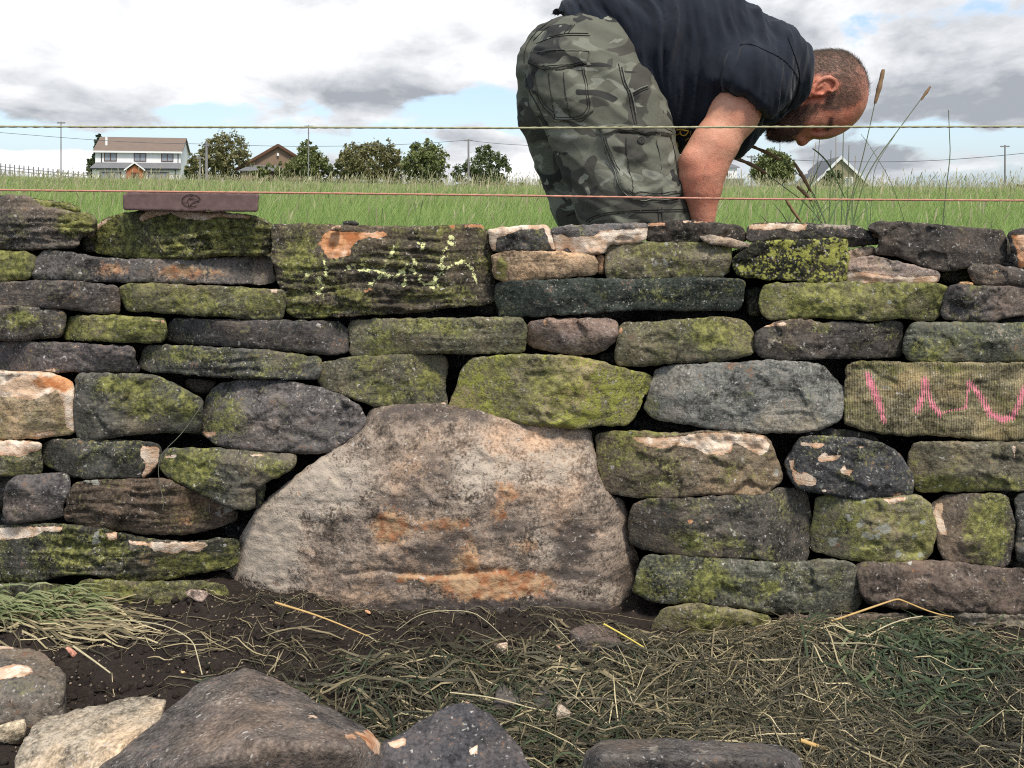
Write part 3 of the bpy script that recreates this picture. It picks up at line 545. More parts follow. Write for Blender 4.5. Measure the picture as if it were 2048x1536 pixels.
ws('F', [(1360,330),(1365,250),(1390,190),(1550,185),(1800,190),(2100,190),(2100,460),(1900,465),(1600,470),(1400,475),(1385,400)],
   'olive-brown block at right edge below the pink-chalked block, mossy lower border', (0.12,0.108,0.08), r=.012, moss=[.05,('F',1700,430,500,50,.9)], lichen=.34, fresh=[('F',[(1350,330),(1385,340),(1380,365),(1355,350)]),('F',[(1955,200),(1985,200),(1975,280)])])
ws('F', [(-255,760),(-260,700),(-250,600),(-235,540),(-150,515),(100,515),(350,495),(500,500),(560,480),(600,455),(700,455),(765,480),(785,560),(790,700),(775,860),(740,890),(620,890),(450,860),(200,860),(0,845),(-200,800)],
   'large square-cornered dark stone right of the boulder with two little orange dots', (0.078,0.072,0.066), r=.012, rough=.006, moss=[-.05,('F',200,780,250,70,.7),('F',100,540,200,25,.4)], lichen=[.12,('F',300,720,140,50,.4)], fresh=[('F',[(75,640),(110,632),(112,655),(85,662)]),('F',[(172,628),(205,635),(200,660),(178,655)])], orange=.4)
ws('F', [(790,810),(795,700),(815,560),(830,500),(950,490),(1050,520),(1200,510),(1400,490),(1450,510),(1490,560),(1510,640),(1515,750),(1480,850),(1420,905),(1250,890),(1050,870),(900,840)],
   'rounded olive stone heavily spotted with pale lichen, lower right of wall', (0.125,0.115,0.085), r=.018, bulge=.014, moss=[.4], lichen=[.62,('F',1150,700,80,60,.5)], fresh=[('F',[(1200,515),(1350,502),(1340,525),(1260,545)])], orange=.3)
ws('F', [(1485,560),(1560,500),(1650,490),(1850,485),(1930,500),(1960,600),(1980,660),(1970,780),(1930,915),(1800,905),(1620,890),(1560,860),(1530,790),(1515,700)],
   'stone with vivid moss dome on its right and a beige scar on its left', (0.085,0.074,0.066), r=.014, bulge=.02, moss=[-.3,('F',1820,690,150,230,1.3)], lime=[-.6,('F',1830,640,120,110,.55)], fresh=[('F',[(1500,600),(1520,540),(1570,530),(1555,600),(1575,680),(1590,730),(1540,720)])], orange=.1)
ws('F', [(1975,500),(2100,460),(2100,900),(1990,880),(1980,780),(1992,640)], 'dark sliver of a stone at the right edge beside the moss-domed stone', (0.07,0.07,0.066), r=.012, lichen=.2, back=.02)
ws('F', [(-230,1040),(-215,950),(-180,860),(-130,840),(100,855),(400,875),(640,890),(880,865),(1020,880),(1055,920),(1070,1000),(1090,1110),(1050,1170),(900,1180),(700,1185),(560,1180),(430,1150),(250,1135),(100,1110),(-60,1125),(-180,1090)],
   'long cracked stone with green and whitish bloom, right foot of the boulder', (0.095,0.095,0.08), r=.014, rough=.006, moss=[.15,('F',200,1000,170,90,.6),('F',550,1020,70,40,.7),('F',-190,1000,50,80,.7)], lime=[-.6,('F',230,1000,120,60,.4)], pale=[-.2,('F',-60,1020,120,70,.65),('F',450,880,250,25,.5)], dark=[-.6,('F',900,970,160,5,1.2)], rust=[-.3,('F',830,1080,120,50,.45)])
ws('F', [(1055,900),(1100,885),(1300,885),(1500,870),(1700,895),(2100,935),(2100,1180),(1900,1180),(1700,1170),(1500,1165),(1300,1150),(1100,1110),(1075,1010)],
   'wide red-brown stone in the lowest full course at the right edge', (0.10,0.078,0.068), r=.014, rough=.006, moss=[-.2,('F',1250,890,200,25,.5)], pale=[-.35,('F',1430,1000,60,50,.7)])
ws('F', [(-130,1240),(-60,1150),(100,1120),(300,1150),(450,1170),(560,1200),(585,1290),(570,1400),(-150,1400)], 'green-capped footing stone behind the hay, right of the boulder', (0.15,0.13,0.085), moss=.5, lichen=.2, back=-.015, r=.02)
ws('F', [(590,1250),(620,1190),(900,1190),(1300,1180),(1500,1195),(1500,1400),(600,1400)], 'brown footing stone hidden behind the top of the hay heap', (0.09,0.075,0.065), back=.0)
ws('F', [(1450,1180),(1700,1180),(2100,1190),(2100,1270),(1750,1285),(1600,1270)], 'thin grey footing slab at the right edge resting on bare soil', (0.12,0.108,0.095), strata=.003, r=.01, pale=[-.1])
# ---- boulder
def boulder_dome(px, py):
    u = (px-880)/430; v = (py-1030)/260
    y = 0.10*np.clip(u*u+np.clip(-v, 0, 2)**2*0.9, 0, 2.2)-0.075
    y += 0.03*np.clip((px-1210)/60, 0, 1.3)+0.02*np.clip((490-px)/30, 0, 1)
    crk = seg_dist(np.stack([px, py], 1), *[np.array([(690,1150),(760,1140),(860,1152),(1010,1140)][:-1]), np.array([(690,1150),(760,1140),(860,1152),(1010,1140)][1:])])
    return y+0.006*np.exp(-(crk/5)**2)
ws('E', [(-520,1040),(-560,960),(-590,900),(-530,880),(-500,760),(-390,570),(-190,400),(-40,290),(130,190),(230,100),(260,0),(400,-40),(700,-30),(900,10),(1300,80),(1540,110),(1555,200),(1580,380),(1630,480),(1720,520),(1765,620),(1770,780),(1820,850),(1810,1000),(1860,1120),(1880,1200),(1840,1260),(1700,1300),(1550,1380),(-300,1380),(-500,1150)],
   'huge domed pale boulder with orange streaks filling the middle of the wall base', (0.235,0.185,0.145), name='boulder', cat='boulder', group=None, r=.035, bulge=0, rough=.006, hack=.35, facets=0, dome=boulder_dome, depth=.3, step=.0042, back=.03, corner=2,
   moss=[-.7,('E',250,200,200,100,.45),('E',560,180,120,50,.4)],
   pale=[.20,('E',-60,420,300,200,1.05),('E',850,350,120,180,0.70),('E',1250,330,350,120,0.62),('E',-350,800,220,260,1.15),('E',1280,780,150,90,0.54),('E',1650,1080,250,110,0.39)],
   dark=[-.08,('E',620,350,250,120,0.62),('E',1430,760,130,160,1.47),('E',720,760,170,120,0.93),('E',1060,680,100,60,1.24),('E',520,870,220,100,0.78),('E',1400,960,350,35,1.01),('E',1790,1050,90,200,1.08),('E',450,540,120,80,0.78),('E',260,1000,220,60,0.78),('E',900,1150,900,60,1.71),('E',600,20,400,60,1.08)],
   rust=[-.05,('E',380,680,120,110,1.55),('E',700,660,180,50,1.08),('E',980,1010,330,85,2.48),('E',520,970,150,30,1.24),('E',1060,480,80,70,1.08),('E',830,850,90,120,1.01),('E',1180,790,110,60,0.93),('E',1000,600,60,60,0.93)],
   fresh=[('D',[(1690,435),(1710,440),(1745,500),(1735,505)]),('E',[(-395,1070),(-330,1065),(-315,1090),(-370,1110),(-395,1090)])], orange=.3)
# ---- brick laid on top
def brick():
    px = tpx('A', [(718,60),(748,46),(900,42),(1480,52),(1494,62),(1490,150),(1100,149),(750,141),(720,140)])
    D = 1.47
    me, c0 = stone_mesh('brick', px, D, depth=0.10, r=.004, bulge=0, rough=.0006, facets=0, corner=0, jag=.0005, step=.003, hack=0, par=dict(pale=[-.35,('A',800,50,100,10,.3)], rust=[-.45], lichen=.05, moss=-1, dark=-.8), seed=91)
    o = link('brick', me, plain('brick_clay', (.165, .108, .10), .85, var=.4, scale=70), loc=P(c0[0], c0[1], D)); o.color = (0.135, 0.092, 0.085, 1)
    tag(o, 'reddish-purple brick with stamped oval emblem lying on top of the wall', 'brick')
    # the stamped emblem: grooves drawn as dark inlaid cord
    m = plain('brick_groove', (0.035, 0.022, 0.02), 0.95)
    V, Fq = [], []
    def groove(pts, w=0.0007, closed=False):
        q = [Vector(((a/10.24+300-c0[0])*D/F, -0.0016, -(b/10.24+380-c0[1])*D/F)) for a, b in pts]
        n = len(q); base = len(V)
        for i, p in enumerate(q):
            t = (q[(i+1) % n] - q[i-1]) if closed else (q[min(i+1, n-1)]-q[max(i-1, 0)])
            t.normalize(); s = Vector((t.z, 0, -t.x))*w
            for a in (s, Vector((0, -w*0.6, 0)), -s, Vector((0, w*0.6, 0))): V.append(p+a)
        for i in range(n if closed else n-1):
            j = (i+1) % n
            for k in range(4): Fq.append((base+i*4+k, base+i*4+(k+1) % 4, base+j*4+(k+1) % 4, base+j*4+k))
    ell = [(850+188*math.cos(t), 218+124*math.sin(t)) for t in np.linspace(math.radians(52), math.radians(352), 40)]
    groove(ell)
    groove([(1020,225),(950,240),(900,250),(850,290),(820,335)])
    groove([(690,240),(760,250),(790,200),(820,170),(860,165),(900,200),(960,200),(1015,225)], .0005)
    groove([(800,150),(830,190),(880,185),(900,150)], .0005)
    groove([(780,250),(800,300),(800,340)], .0005)
    groove([(830,100),(855,130),(880,100)], .0006)
    e = link('emblem', mesh_np('emblem', np.array([tuple(v) for v in V]), np.array(Fq)), m, parent=o)
    return o
brick()
ws('G', [(655,25),(700,12),(760,18),(800,38),(720,46),(670,42)], 'flat black chip of shale lying on top of the yellow-chalked block', BLK, name='stone_chip', group='loose stone chips', depth=.03, r=.003, back=.02, facets=0)
ws('G', [(545,80),(590,62),(625,55),(628,90),(590,97)], 'small pinkish triangular chip above the orange break of the chalked block', (0.4,0.27,0.19), name='stone_chip', group='loose stone chips', depth=.02, r=.002, back=-.02, facets=0)
# ------------------------------------------------------------------ ground, infill, soil
def smooth01(a): a = np.clip(a, 0, 1); return a*a*(3-2*a)
def zground(x, y):
    x = np.asarray(x, float); y = np.asarray(y, float); p = np.c_[x.ravel(), y.ravel(), np.zeros(x.size)]
    near = smooth01((y.ravel()-0.6)/0.3)*smooth01((2.0-np.abs(x.ravel()))/0.5)
    z = 0.0-0.029*np.clip(x.ravel(), -1.5, 1.5)+0.012*fbm(p*4+3, 3)
    z += near*(0.010*fbm(p*19, 4, .6)+0.005*np.abs(fbm(p*[60, 60, 1]+5, 3, .6)))
    z += (0.020*smooth01((0.25-x.ravel())/.3))*np.exp(-((y.ravel()-1.42)/0.07)**2)*(0.6+fbm(p*6+9, 2))*smooth01((x.ravel()+.75)/.2)
    z -= .024*np.exp(-((x.ravel()-.33)/.16)**2-((y.ravel()-1.42)/.07)**2)
    return z.reshape(x.shape)
def zfield(x, y):
    x = np.asarray(x, float); y = np.asarray(y, float)
    d = np.clip(y-2, 0, 62); z = 0.14+0.0125*d+0.02*np.clip(-x-3, 0, 45)*smooth01((y-8)/50)*1.05-0.004*np.clip(x-5, 0, 40)
    z += 0.05*np.sin(x*0.31+1)*np.cos(y*0.23)*smooth01((y-3)/10)
    z -= np.clip(y-64, 0, 400)*0.012
    return z
def grid_mesh(name, xs, ys, zf):
    X_, Y_ = np.meshgrid(xs, ys); Z_ = zf(X_, Y_); V = np.c_[X_.ravel(), Y_.ravel(), Z_.ravel()]
    nx, ny = len(xs), len(ys); i = np.arange(nx*ny).reshape(ny, nx)
    q = np.stack([i[:-1, :-1], i[:-1, 1:], i[1:, 1:], i[1:, :-1]], -1).reshape(-1, 4)
    return mesh_np(name, V, q)
def spread(lo, hi, step, far, ratio=1.35):
    c = list(np.arange(lo, hi, step)); s = step; a = c[-1]
    while a < far: s *= ratio; a += s; c.append(a)
    s = step; a = c[0]; left = []
    while a > -far: s *= ratio; a -= s; left.append(a)
    return np.array(left[::-1]+c)
m_soil, N = new_mat('soil')
tc = N.add('ShaderNodeTexCoord').outputs['Object']
a = N.noise(tc, 14, 8, .65); b = N.noise(tc, 90, 8, .7); f = N.noise(tc, 420, 4, .7)
c = N.mix(a, (0.022, 0.017, 0.015), (0.062, 0.049, 0.041)); c = N.mix(N.ramp(b, .5, .75, 0, .6), c, (0.11, 0.085, 0.068))
vo = N.add('ShaderNodeTexVoronoi', {'feature': 'F1'}, Vector=tc, Scale=150.0); rc = N.add('ShaderNodeSeparateColor'); N.l.new(vo.outputs['Color'], rc.inputs[0])
sp = N.math('MULTIPLY', N.math('GREATER_THAN', rc.outputs[0], 0.88), N.ramp(N.math('ADD', vo.outputs['Distance'], N.math('MULTIPLY', b, .3)), .5, .36))
c = N.mix(N.math('MULTIPLY', sp, .8), c, N.mix(rc.outputs[1], (.30, .22, .15), (.5, .42, .33)))
finish(N, c, .95, N.math('ADD', N.math('ADD', a, N.math('MULTIPLY', b, .8)), N.math('MULTIPLY', f, .35)), 1.0, .012, .15)
ys = np.concatenate([-np.geomspace(60, 0.3, 24), np.arange(0.0, 0.7, 0.08), np.arange(0.72, 1.70, 0.0065)])
g = link('ground', grid_mesh('ground', spread(-1.35, 1.35, 0.0065, 60), ys, zground), m_soil); tag(g, 'dark crumbly soil in front of the wall', None, None, 'structure'); g['category'] = 'ground'
m_field, N = new_mat('field_earth')
tc = N.add('ShaderNodeTexCoord').outputs['Object']
finish(N, N.mix(N.noise(tc, 3, 8, .6), (0.06, 0.10, 0.025), (0.13, 0.17, 0.05)), .95)
fx = spread(-60, 60, 1.0, 900); fy = np.concatenate([np.arange(1.71, 4, .25), np.arange(4, 70, 1.0), np.geomspace(71, 1500, 26)])
g = link('field', grid_mesh('field', fx, fy, zfield), m_field); tag(g, 'green meadow rising gently behind the wall', None, None, 'structure'); g['category'] = 'field'
# packed rubble between the faces of the wall
def rubble():
    V, Q = [], []; n0 = 0; r_ = np.random.default_rng(5)
    ico = bmesh.new(); bmesh.ops.create_icosphere(ico, subdivisions=2, radius=1); iv = np.array([tuple(v.co) for v in ico.verts]); it = np.array([[v.index for v in f.verts] for f in ico.faces]); ico.free()
    for k in range(1100):
        x = r_.uniform(-1.6, 1.6); z = r_.uniform(-0.03, 0.615)+0.02*(x < -0.35); y = r_.uniform(1.645, 1.78)
        s = r_.uniform(.03, .085)*np.array([1.3, 1, .55]); p = iv*(1+0.25*pn(iv*1.7+k)[:, None])*s
        V.append(p+[x, y, z]); Q.append(it+n0); n0 += len(iv)
    gx_, gz_ = np.meshgrid(np.linspace(-1.62, 1.62, 220), np.linspace(-.06, .612, 60)); G = np.c_[gx_.ravel(), np.full(gx_.size, 1.735), gz_.ravel()]; lump = .035*fbm(G*[12, 1, 20], 4)
    top = smooth01((gz_.ravel()-.55)/.06); fr = G.copy(); fr[:, 1] += lump+top*.02; fr[:, 2] -= top*np.abs(lump)*.6; bk = G.copy(); bk[:, 1] = 1.80-lump*.3; bk[:, 2] = fr[:, 2]; i_ = np.arange(gx_.size).reshape(60, 220)
    q1 = np.stack([i_[:-1, :-1], i_[:-1, 1:], i_[1:, 1:], i_[1:, :-1]], -1).reshape(-1, 4); nn = gx_.size; tp = np.stack([i_[-1, :-1], i_[-1, 1:], i_[-1, 1:]+nn, i_[-1, :-1]+nn], -1)
    core_q = np.vstack([q1, q1[:, ::-1]+nn, tp])+n0; V += [fr, bk]; Q = [np.vstack(Q), core_q[:, [0, 1, 2]], core_q[:, [0, 2, 3]]]
    o = link('rubble_infill', mesh_np('rubble_infill', np.vstack(V), np.vstack(Q), False), M_STONE); o.color = (.06, .055, .05, 1)
    me = o.data
    for k in MASKN: fattr(me, k, np.full(len(me.vertices), -2.0 if k in ('fresh', 'chalk', 'lime') else (-.3 if k != 'moss' else -.1)))
    tag(o, 'loose broken stone packed behind the face stones of the wall', 'rubble', kind='stuff')
rubble()
# ------------------------------------------------------------------ loose rocks in the foreground
_ico = {}
def ico(n):
    if n not in _ico:
        b_ = bmesh.new(); bmesh.ops.create_icosphere(b_, subdivisions=n, radius=1)
        _ico[n] = (np.array([tuple(v.co) for v in b_.verts]), np.array([[v.index for v in f.verts] for f in b_.faces])); b_.free()
    return _ico[n]
def rock3d(name, pts, label, cat, color, lev=6, rough=.004, group=None, soft=70, mat=None, **par):
    """pts: world points; a rounded, weathered convex rock through them"""
    P3 = [Vector(p) for p in pts]; cen = sum(P3, Vector())/len(P3)
    bm = bmesh.new(); [bm.verts.new(p-cen) for p in P3]; bmesh.ops.convex_hull(bm, input=bm.verts[:]); bmesh.ops.recalc_face_normals(bm, faces=bm.faces[:])
    nrm = []; dd = []
    for f in bm.faces:
        n = f.normal.copy(); d = n.dot(f.verts[0].co)
        if f.calc_area() > 1e-9 and d > 1e-5: nrm.append(tuple(n)); dd.append(d)
    bm.free(); nrm = np.array(nrm); dd = np.array(dd); u, tri = ico(lev)
    k = np.maximum((u@nrm.T), 0)/dd[None]                       # 1/r towards each face
    ks = np.log(np.exp(np.minimum(k*1.0/soft*0+k, 1e4)/k.max()*soft).sum(1))*k.max()/soft
    r_ = 1/ks; V = u*r_[:, None]; size = float(np.linalg.norm(V, axis=1).mean())
    s = hash_name(label)
    V = V*(1+(0.014*fbm(V/size*1.3+s, 3))[:, None]); V += u*(rough*fbm(V*22+s, 5, .55)-rough*.6*np.abs(fbm(V*55+s, 3)))[:, None]
    me = mesh_np(name, V, tri)
    Wp = V+np.array(cen); PX = np.stack([HX+F*Wp[:, 0]/Wp[:, 1], HY-F*(Wp[:, 2]-CH)/Wp[:, 1]], 1)
    mat = mat or M_ROCK; par.setdefault('moss', -.6); stone_masks(me, PX, par)
    o = link(name, me, mat or M_STONE, loc=cen); o.color = (*color, 1)
    return tag(o, label, cat, group)
def hash_name(s): return (sum((i+1)*ord(c) for i, c in enumerate(s)) % 997)*0.37
def PB(*q, zb=-0.06, drop=(), s=0.9):
    out = [P(a, b, D*s) for a, b, D in q]
    for (a_, D) in drop: v = P(a_, 800, D*s); v.z = zb; out.append(v)
    return out
GL = 'loose rocks lying before the wall'
rock3d('loose_rock', PB((150,1600,1.04),(195,1530,1.03),(330,1420,1.15),(410,1358,1.21),(490,1330,1.25),(522,1342,1.24),(600,1398,1.2),(740,1458,1.12),(766,1490,1.08),(500,1478,.97),(385,1530,.95),(700,1492,.99), drop=((180,1.05),(330,1.2),(760,1.08),(740,1.13),(520,1.26),(450,1.05))),
       'biggest grey-brown loose rock in the foreground, peaked, with orange chip at right corner', 'rock', (.100,.088,.080), rough=.0026, soft=700, group=GL, pale=[-.3,('M',455,1400,45,22,.7),('M',410,1468,14,8,.8),('M',480,1500,20,14,.6)], lichen=.05,
       fresh=[('M',[(735,1450),(762,1485),(760,1510),(748,1508),(725,1480)]),('M',[(688,1468),(725,1462),(715,1478),(692,1480)]),('M',[(612,1430),(640,1432),(635,1438),(615,1436)])], orange=.55, dark=[-.3])
rock3d('loose_rock', PB((735,1600,1.04),(765,1482,1.1),(900,1408,1.17),(932,1398,1.18),(980,1430,1.16),(1040,1490,1.09),(1095,1600,1.02), drop=((740,1.0),(770,1.12),(930,1.2),(1060,1.1),(1090,1.0),(900,.97))),
       'dark slate-grey loose rock with white speckled edges, centre of the foreground', 'rock', (.058,.056,.060), rough=.0022, soft=700, group=GL, lichen=[.1], pale=[-.4,('M',880,1520,14,10,.9),('M',905,1512,14,10,.9)],
       fresh=[('M',[(770,1485),(812,1475),(812,1492),(785,1498)]),('M',[(938,1500),(955,1488),(955,1508),(940,1510)]),('M',[(925,1398),(945,1400),(940,1408),(928,1406)])], orange=.35)
rock3d('loose_rock', PB((1150,1600,1.0),(1172,1502,1.05),(1205,1480,1.08),(1330,1474,1.09),(1430,1489,1.09),(1560,1489,1.08),(1600,1510,1.04),(1630,1600,1.0),(1195,1508,.97),(1560,1518,.97), drop=((1160,1.02),(1620,1.02),(1600,1.06),(1180,1.06))),
       'long flat-topped grey rock cut by the bottom of the picture at right', 'rock', (.092,.084,.078), rough=.002, soft=600, group=GL, pale=[-.35,('M',1305,1500,22,10,1.0),('M',1400,1503,20,8,.9),('M',1475,1506,14,7,.8)])
rock3d('loose_rock', PB((30,1520,1.05),(60,1460,1.1),(90,1430,1.14),(200,1408,1.17),(290,1388,1.19),(330,1400,1.17),(325,1430,1.12),(250,1480,1.06),(180,1600,1.0),(40,1600,1.0), drop=((50,1.0),(60,1.1),(300,1.16),(250,1.05),(180,1.0))),
       'cream limestone-coloured loose rock beside the biggest foreground rock', 'rock', (.31,.265,.20), rough=.004, soft=380, group=GL, pale=[.2], rust=[-.5,('M',60,1510,30,40,.5)], dark=-.4)
rock3d('loose_rock', PB((-90,1290,1.3),(20,1288,1.31),(75,1295,1.3),(110,1320,1.27),(138,1352,1.23),(128,1388,1.19),(60,1400,1.17),(-90,1400,1.17),(60,1350,1.2), s=.94, drop=((-80,1.3),(130,1.25),(120,1.17),(-80,1.15))),
       'grey rock with cream scar and green lower face at left edge on the soil', 'rock', (.10,.092,.080), rough=.004, soft=60, group=GL, moss=[-.3,('M',60,1375,90,20,.8)], fresh=[('M',[(-20,1340),(30,1328),(55,1330),(70,1345),(40,1355),(-10,1362)]),('M',[(-20,1287),(60,1284),(70,1295),(-20,1300)])], orange=.2, pale=0)
rock3d('half_buried_rock', PB((1140,1262,1.32),(1180,1240,1.38),(1235,1262,1.36),(1250,1290,1.30),(1180,1300,1.28), s=.99, drop=((1140,1.3),(1250,1.3),(1200,1.4))), 'dull brown rock almost buried at the right foot of the boulder', 'rock', (.09,.075,.068), lev=5)
rock3d('half_buried_rock', PB((985,1400,1.16),(1000,1365,1.21),(1060,1352,1.24),(1105,1375,1.21),(1100,1410,1.16), s=.985, drop=((985,1.17),(1100,1.17),(1050,1.26))), 'low olive-grey rock showing through the matted hay in the middle', 'rock', (.10,.09,.078), lev=5)
def chip(px, py, w, h, col, label, t=.3, lev=3):
    D = CH*F/(py+h-HY); c = P(px, py, D); r_ = random.Random(int(px*7+py)); zg = float(zground([c.x], [D])[0]); c.z = max(c.z, zg+h/F*D*.4)
    pts = [c+Vector((r_.uniform(-1, 1)*w/F*D*.62, r_.uniform(-1, 1)*w/F*D*.5, r_.uniform(-1, 1)*h/F*D*.62)) for _ in range(9)]
    return rock3d('stone_chip', pts, label, 'stone chip', col, lev, .0006, 'loose stone chips', 60, moss=-1, lichen=-1, dark=-1)
CR = (.55,.42,.31)
chip(390,1213,46,24,(.5,.38,.31),'crumbly pinkish-white lump on the soil before the mossy footing stone')
chip(1005,1298,34,22,CR,'cream three-cornered chip on the hay below the boulder')
chip(1118,1302,16,22,(.32,.19,.13),'reddish chip standing in the soil right of the cream three-cornered chip')
chip(735,1233,14,12,(.55,.3,.16),'small orange chip on soil under the boulder’s left half')
chip(646,1392,12,12,CR,'cream chip just above the right slope of the peaked rock')
chip(785,1368,20,18,(.5,.36,.28),'pinkish chip on hay above the dark slate-grey rock')
chip(140,1330,26,22,(.42,.22,.17),'brick-red chip beside the scarred grey rock at left')
chip(22,1478,44,58,(.50,.42,.30),'pale upright shard at the lower left edge')
chip(155,1312,12,10,CR,'cream crumb above the brick-red chip')
chip(205,1316,8,9,(.5,.38,.25),'tan crumb on bare soil right of the brick-red chip')
chip(1130,1422,34,22,(.30,.25,.19),'dull tan chip half under hay right of the slate-grey rock')
chip(1292,1442,10,10,CR,'cream crumb in the middle of the hay heap')
chip(365,1368,12,8,(.55,.4,.2),'ochre crumb left of the peaked rock’s summit')
chip(1845,1142,16,8,(.5,.42,.3),'yellowish crumb on the ledge right of the moss-domed stone') if False else None
cr = np.random.default_rng(21)
def crumbs():
    V, Q, n0 = [], [], 0; u, t = ico(1)
    for k in range(900):
        px = cr.uniform(-40, 2090); py = 1215+330*cr.random()**1.2; D = CH*F/(py-HY); x = (px-HX)/F*D
        s = cr.uniform(.0005, .0020)*(1 if cr.random() < .93 else 1.9); V.append(u*(1+.5*cr.uniform(-1, 1, (len(u), 1)))*s*[1, 1, .7]+[x, D, float(k)]); Q.append(t+n0); n0 += len(u)
    V = np.vstack(V); n = len(u); cx = V[:, 0].reshape(-1, n).mean(1); cy = V[:, 1].reshape(-1, n).mean(1)
    V[:, 2] += np.repeat(zground(cx, cy)-np.arange(900), n)+.001
    tag(link('soil_crumbs', mesh_np('soil_crumbs', V, np.vstack(Q), False), plain('crumb', (.26, .20, .15), .9, var=.8, scale=12)), 'tan grit and stone crumbs scattered over the soil', 'grit', kind='stuff')
crumbs()
def clods():
    r_ = np.random.default_rng(77); u, t = ico(2); n = 5200; V = []; x = r_.uniform(-.95, .95, n); y = r_.uniform(.95, 1.42, n); s = .0022*r_.pareto(2.6, n).clip(0, 3.2)+.0012; z = zground(x, y)
    for i in range(n): V.append(u*(1+.45*pn(u*1.6+i*.7)[:, None])*s[i]*[1.15, 1, .8]+[x[i], y[i], z[i]+s[i]*.3])
    V = np.vstack(V); Q = (t[None]+(np.arange(n)*len(u))[:, None, None]).reshape(-1, 3)
    tag(link('soil_clods', mesh_np('soil_clods', V, Q), m_soil), 'small dark clods of crumbly soil before the wall', 'soil', kind='stuff')
clods()

# ------------------------------------------------------------------ strands: blades, hay, stems
def ribbons(name, C, Wd, side, att, mat, tip=True):
    """C (n,k,3) centre lines, Wd (n,k) half widths, side (n,3) or (n,k,3) across direction; att dict of (n,) or (n,k)"""
    n, k, _ = C.shape
    if side.ndim == 2: side = np.repeat(side[:, None], k, 1)
    L = C-side*Wd[..., None]; R = C+side*Wd[..., None]
    V = np.stack([L, R], 2).reshape(-1, 3); base = (np.arange(n)*k*2)[:, None]; j = np.arange(k-1)[None]*2
    a_ = base+j; Q = np.stack([a_, a_+1, a_+3, a_+2], -1).reshape(-1, 4)
    me = mesh_np(name, V, Q)
    for nm, v in att.items():
        v = np.asarray(v, float); v = np.repeat(v[:, None], k, 1) if v.ndim == 1 else v
        fattr(me, nm, np.repeat(v.reshape(-1), 2))
    return link(name, me, mat)
def blade_mat(name, stops, tipc, rough=.6, trans=.25):
    m, N = new_mat(name); v = N.attr('hue'); t = N.attr('along')
    cr_ = N.n.new('ShaderNodeValToRGB'); N.l.new(v, cr_.inputs[0]); e = cr_.color_ramp.elements
    e[0].position = stops[0][0]; e[0].color = (*stops[0][1], 1); e[1].position = stops[-1][0]; e[1].color = (*stops[-1][1], 1)
    for p_, c_ in stops[1:-1]: x = e.new(p_); x.color = (*c_, 1)
    c = N.mix(N.ramp(t, .35, 1.0, 0, .5), cr_.outputs[0], tipc)
    bs = N.add('ShaderNodeBsdfPrincipled'); N.set(bs, 'Base Color', c); bs.inputs['Roughness'].default_value = rough; bs.inputs['Specular IOR Level'].default_value = .3
    tr = N.add('ShaderNodeBsdfTranslucent', Color=c); mx = N.add('ShaderNodeMixShader', i0=trans); N.l.new(bs.outputs[0], mx.inputs[1]); N.l.new(tr.outputs[0], mx.inputs[2])
    o = N.add('ShaderNodeOutputMaterial'); N.l.new(mx.outputs[0], o.inputs[0]); return m
m_grass = blade_mat('meadow_blade', [(0, (.12, .22, .045)), (.45, (.24, .38, .09)), (.8, (.29, .40, .12)), (1, (.50, .47, .27))], (.38, .46, .17), trans=.35)
m_seed = blade_mat('seed_stem', [(0, (.20, .27, .09)), (.5, (.34, .34, .16)), (1, (.44, .37, .22))], (.40, .35, .25), trans=.2)
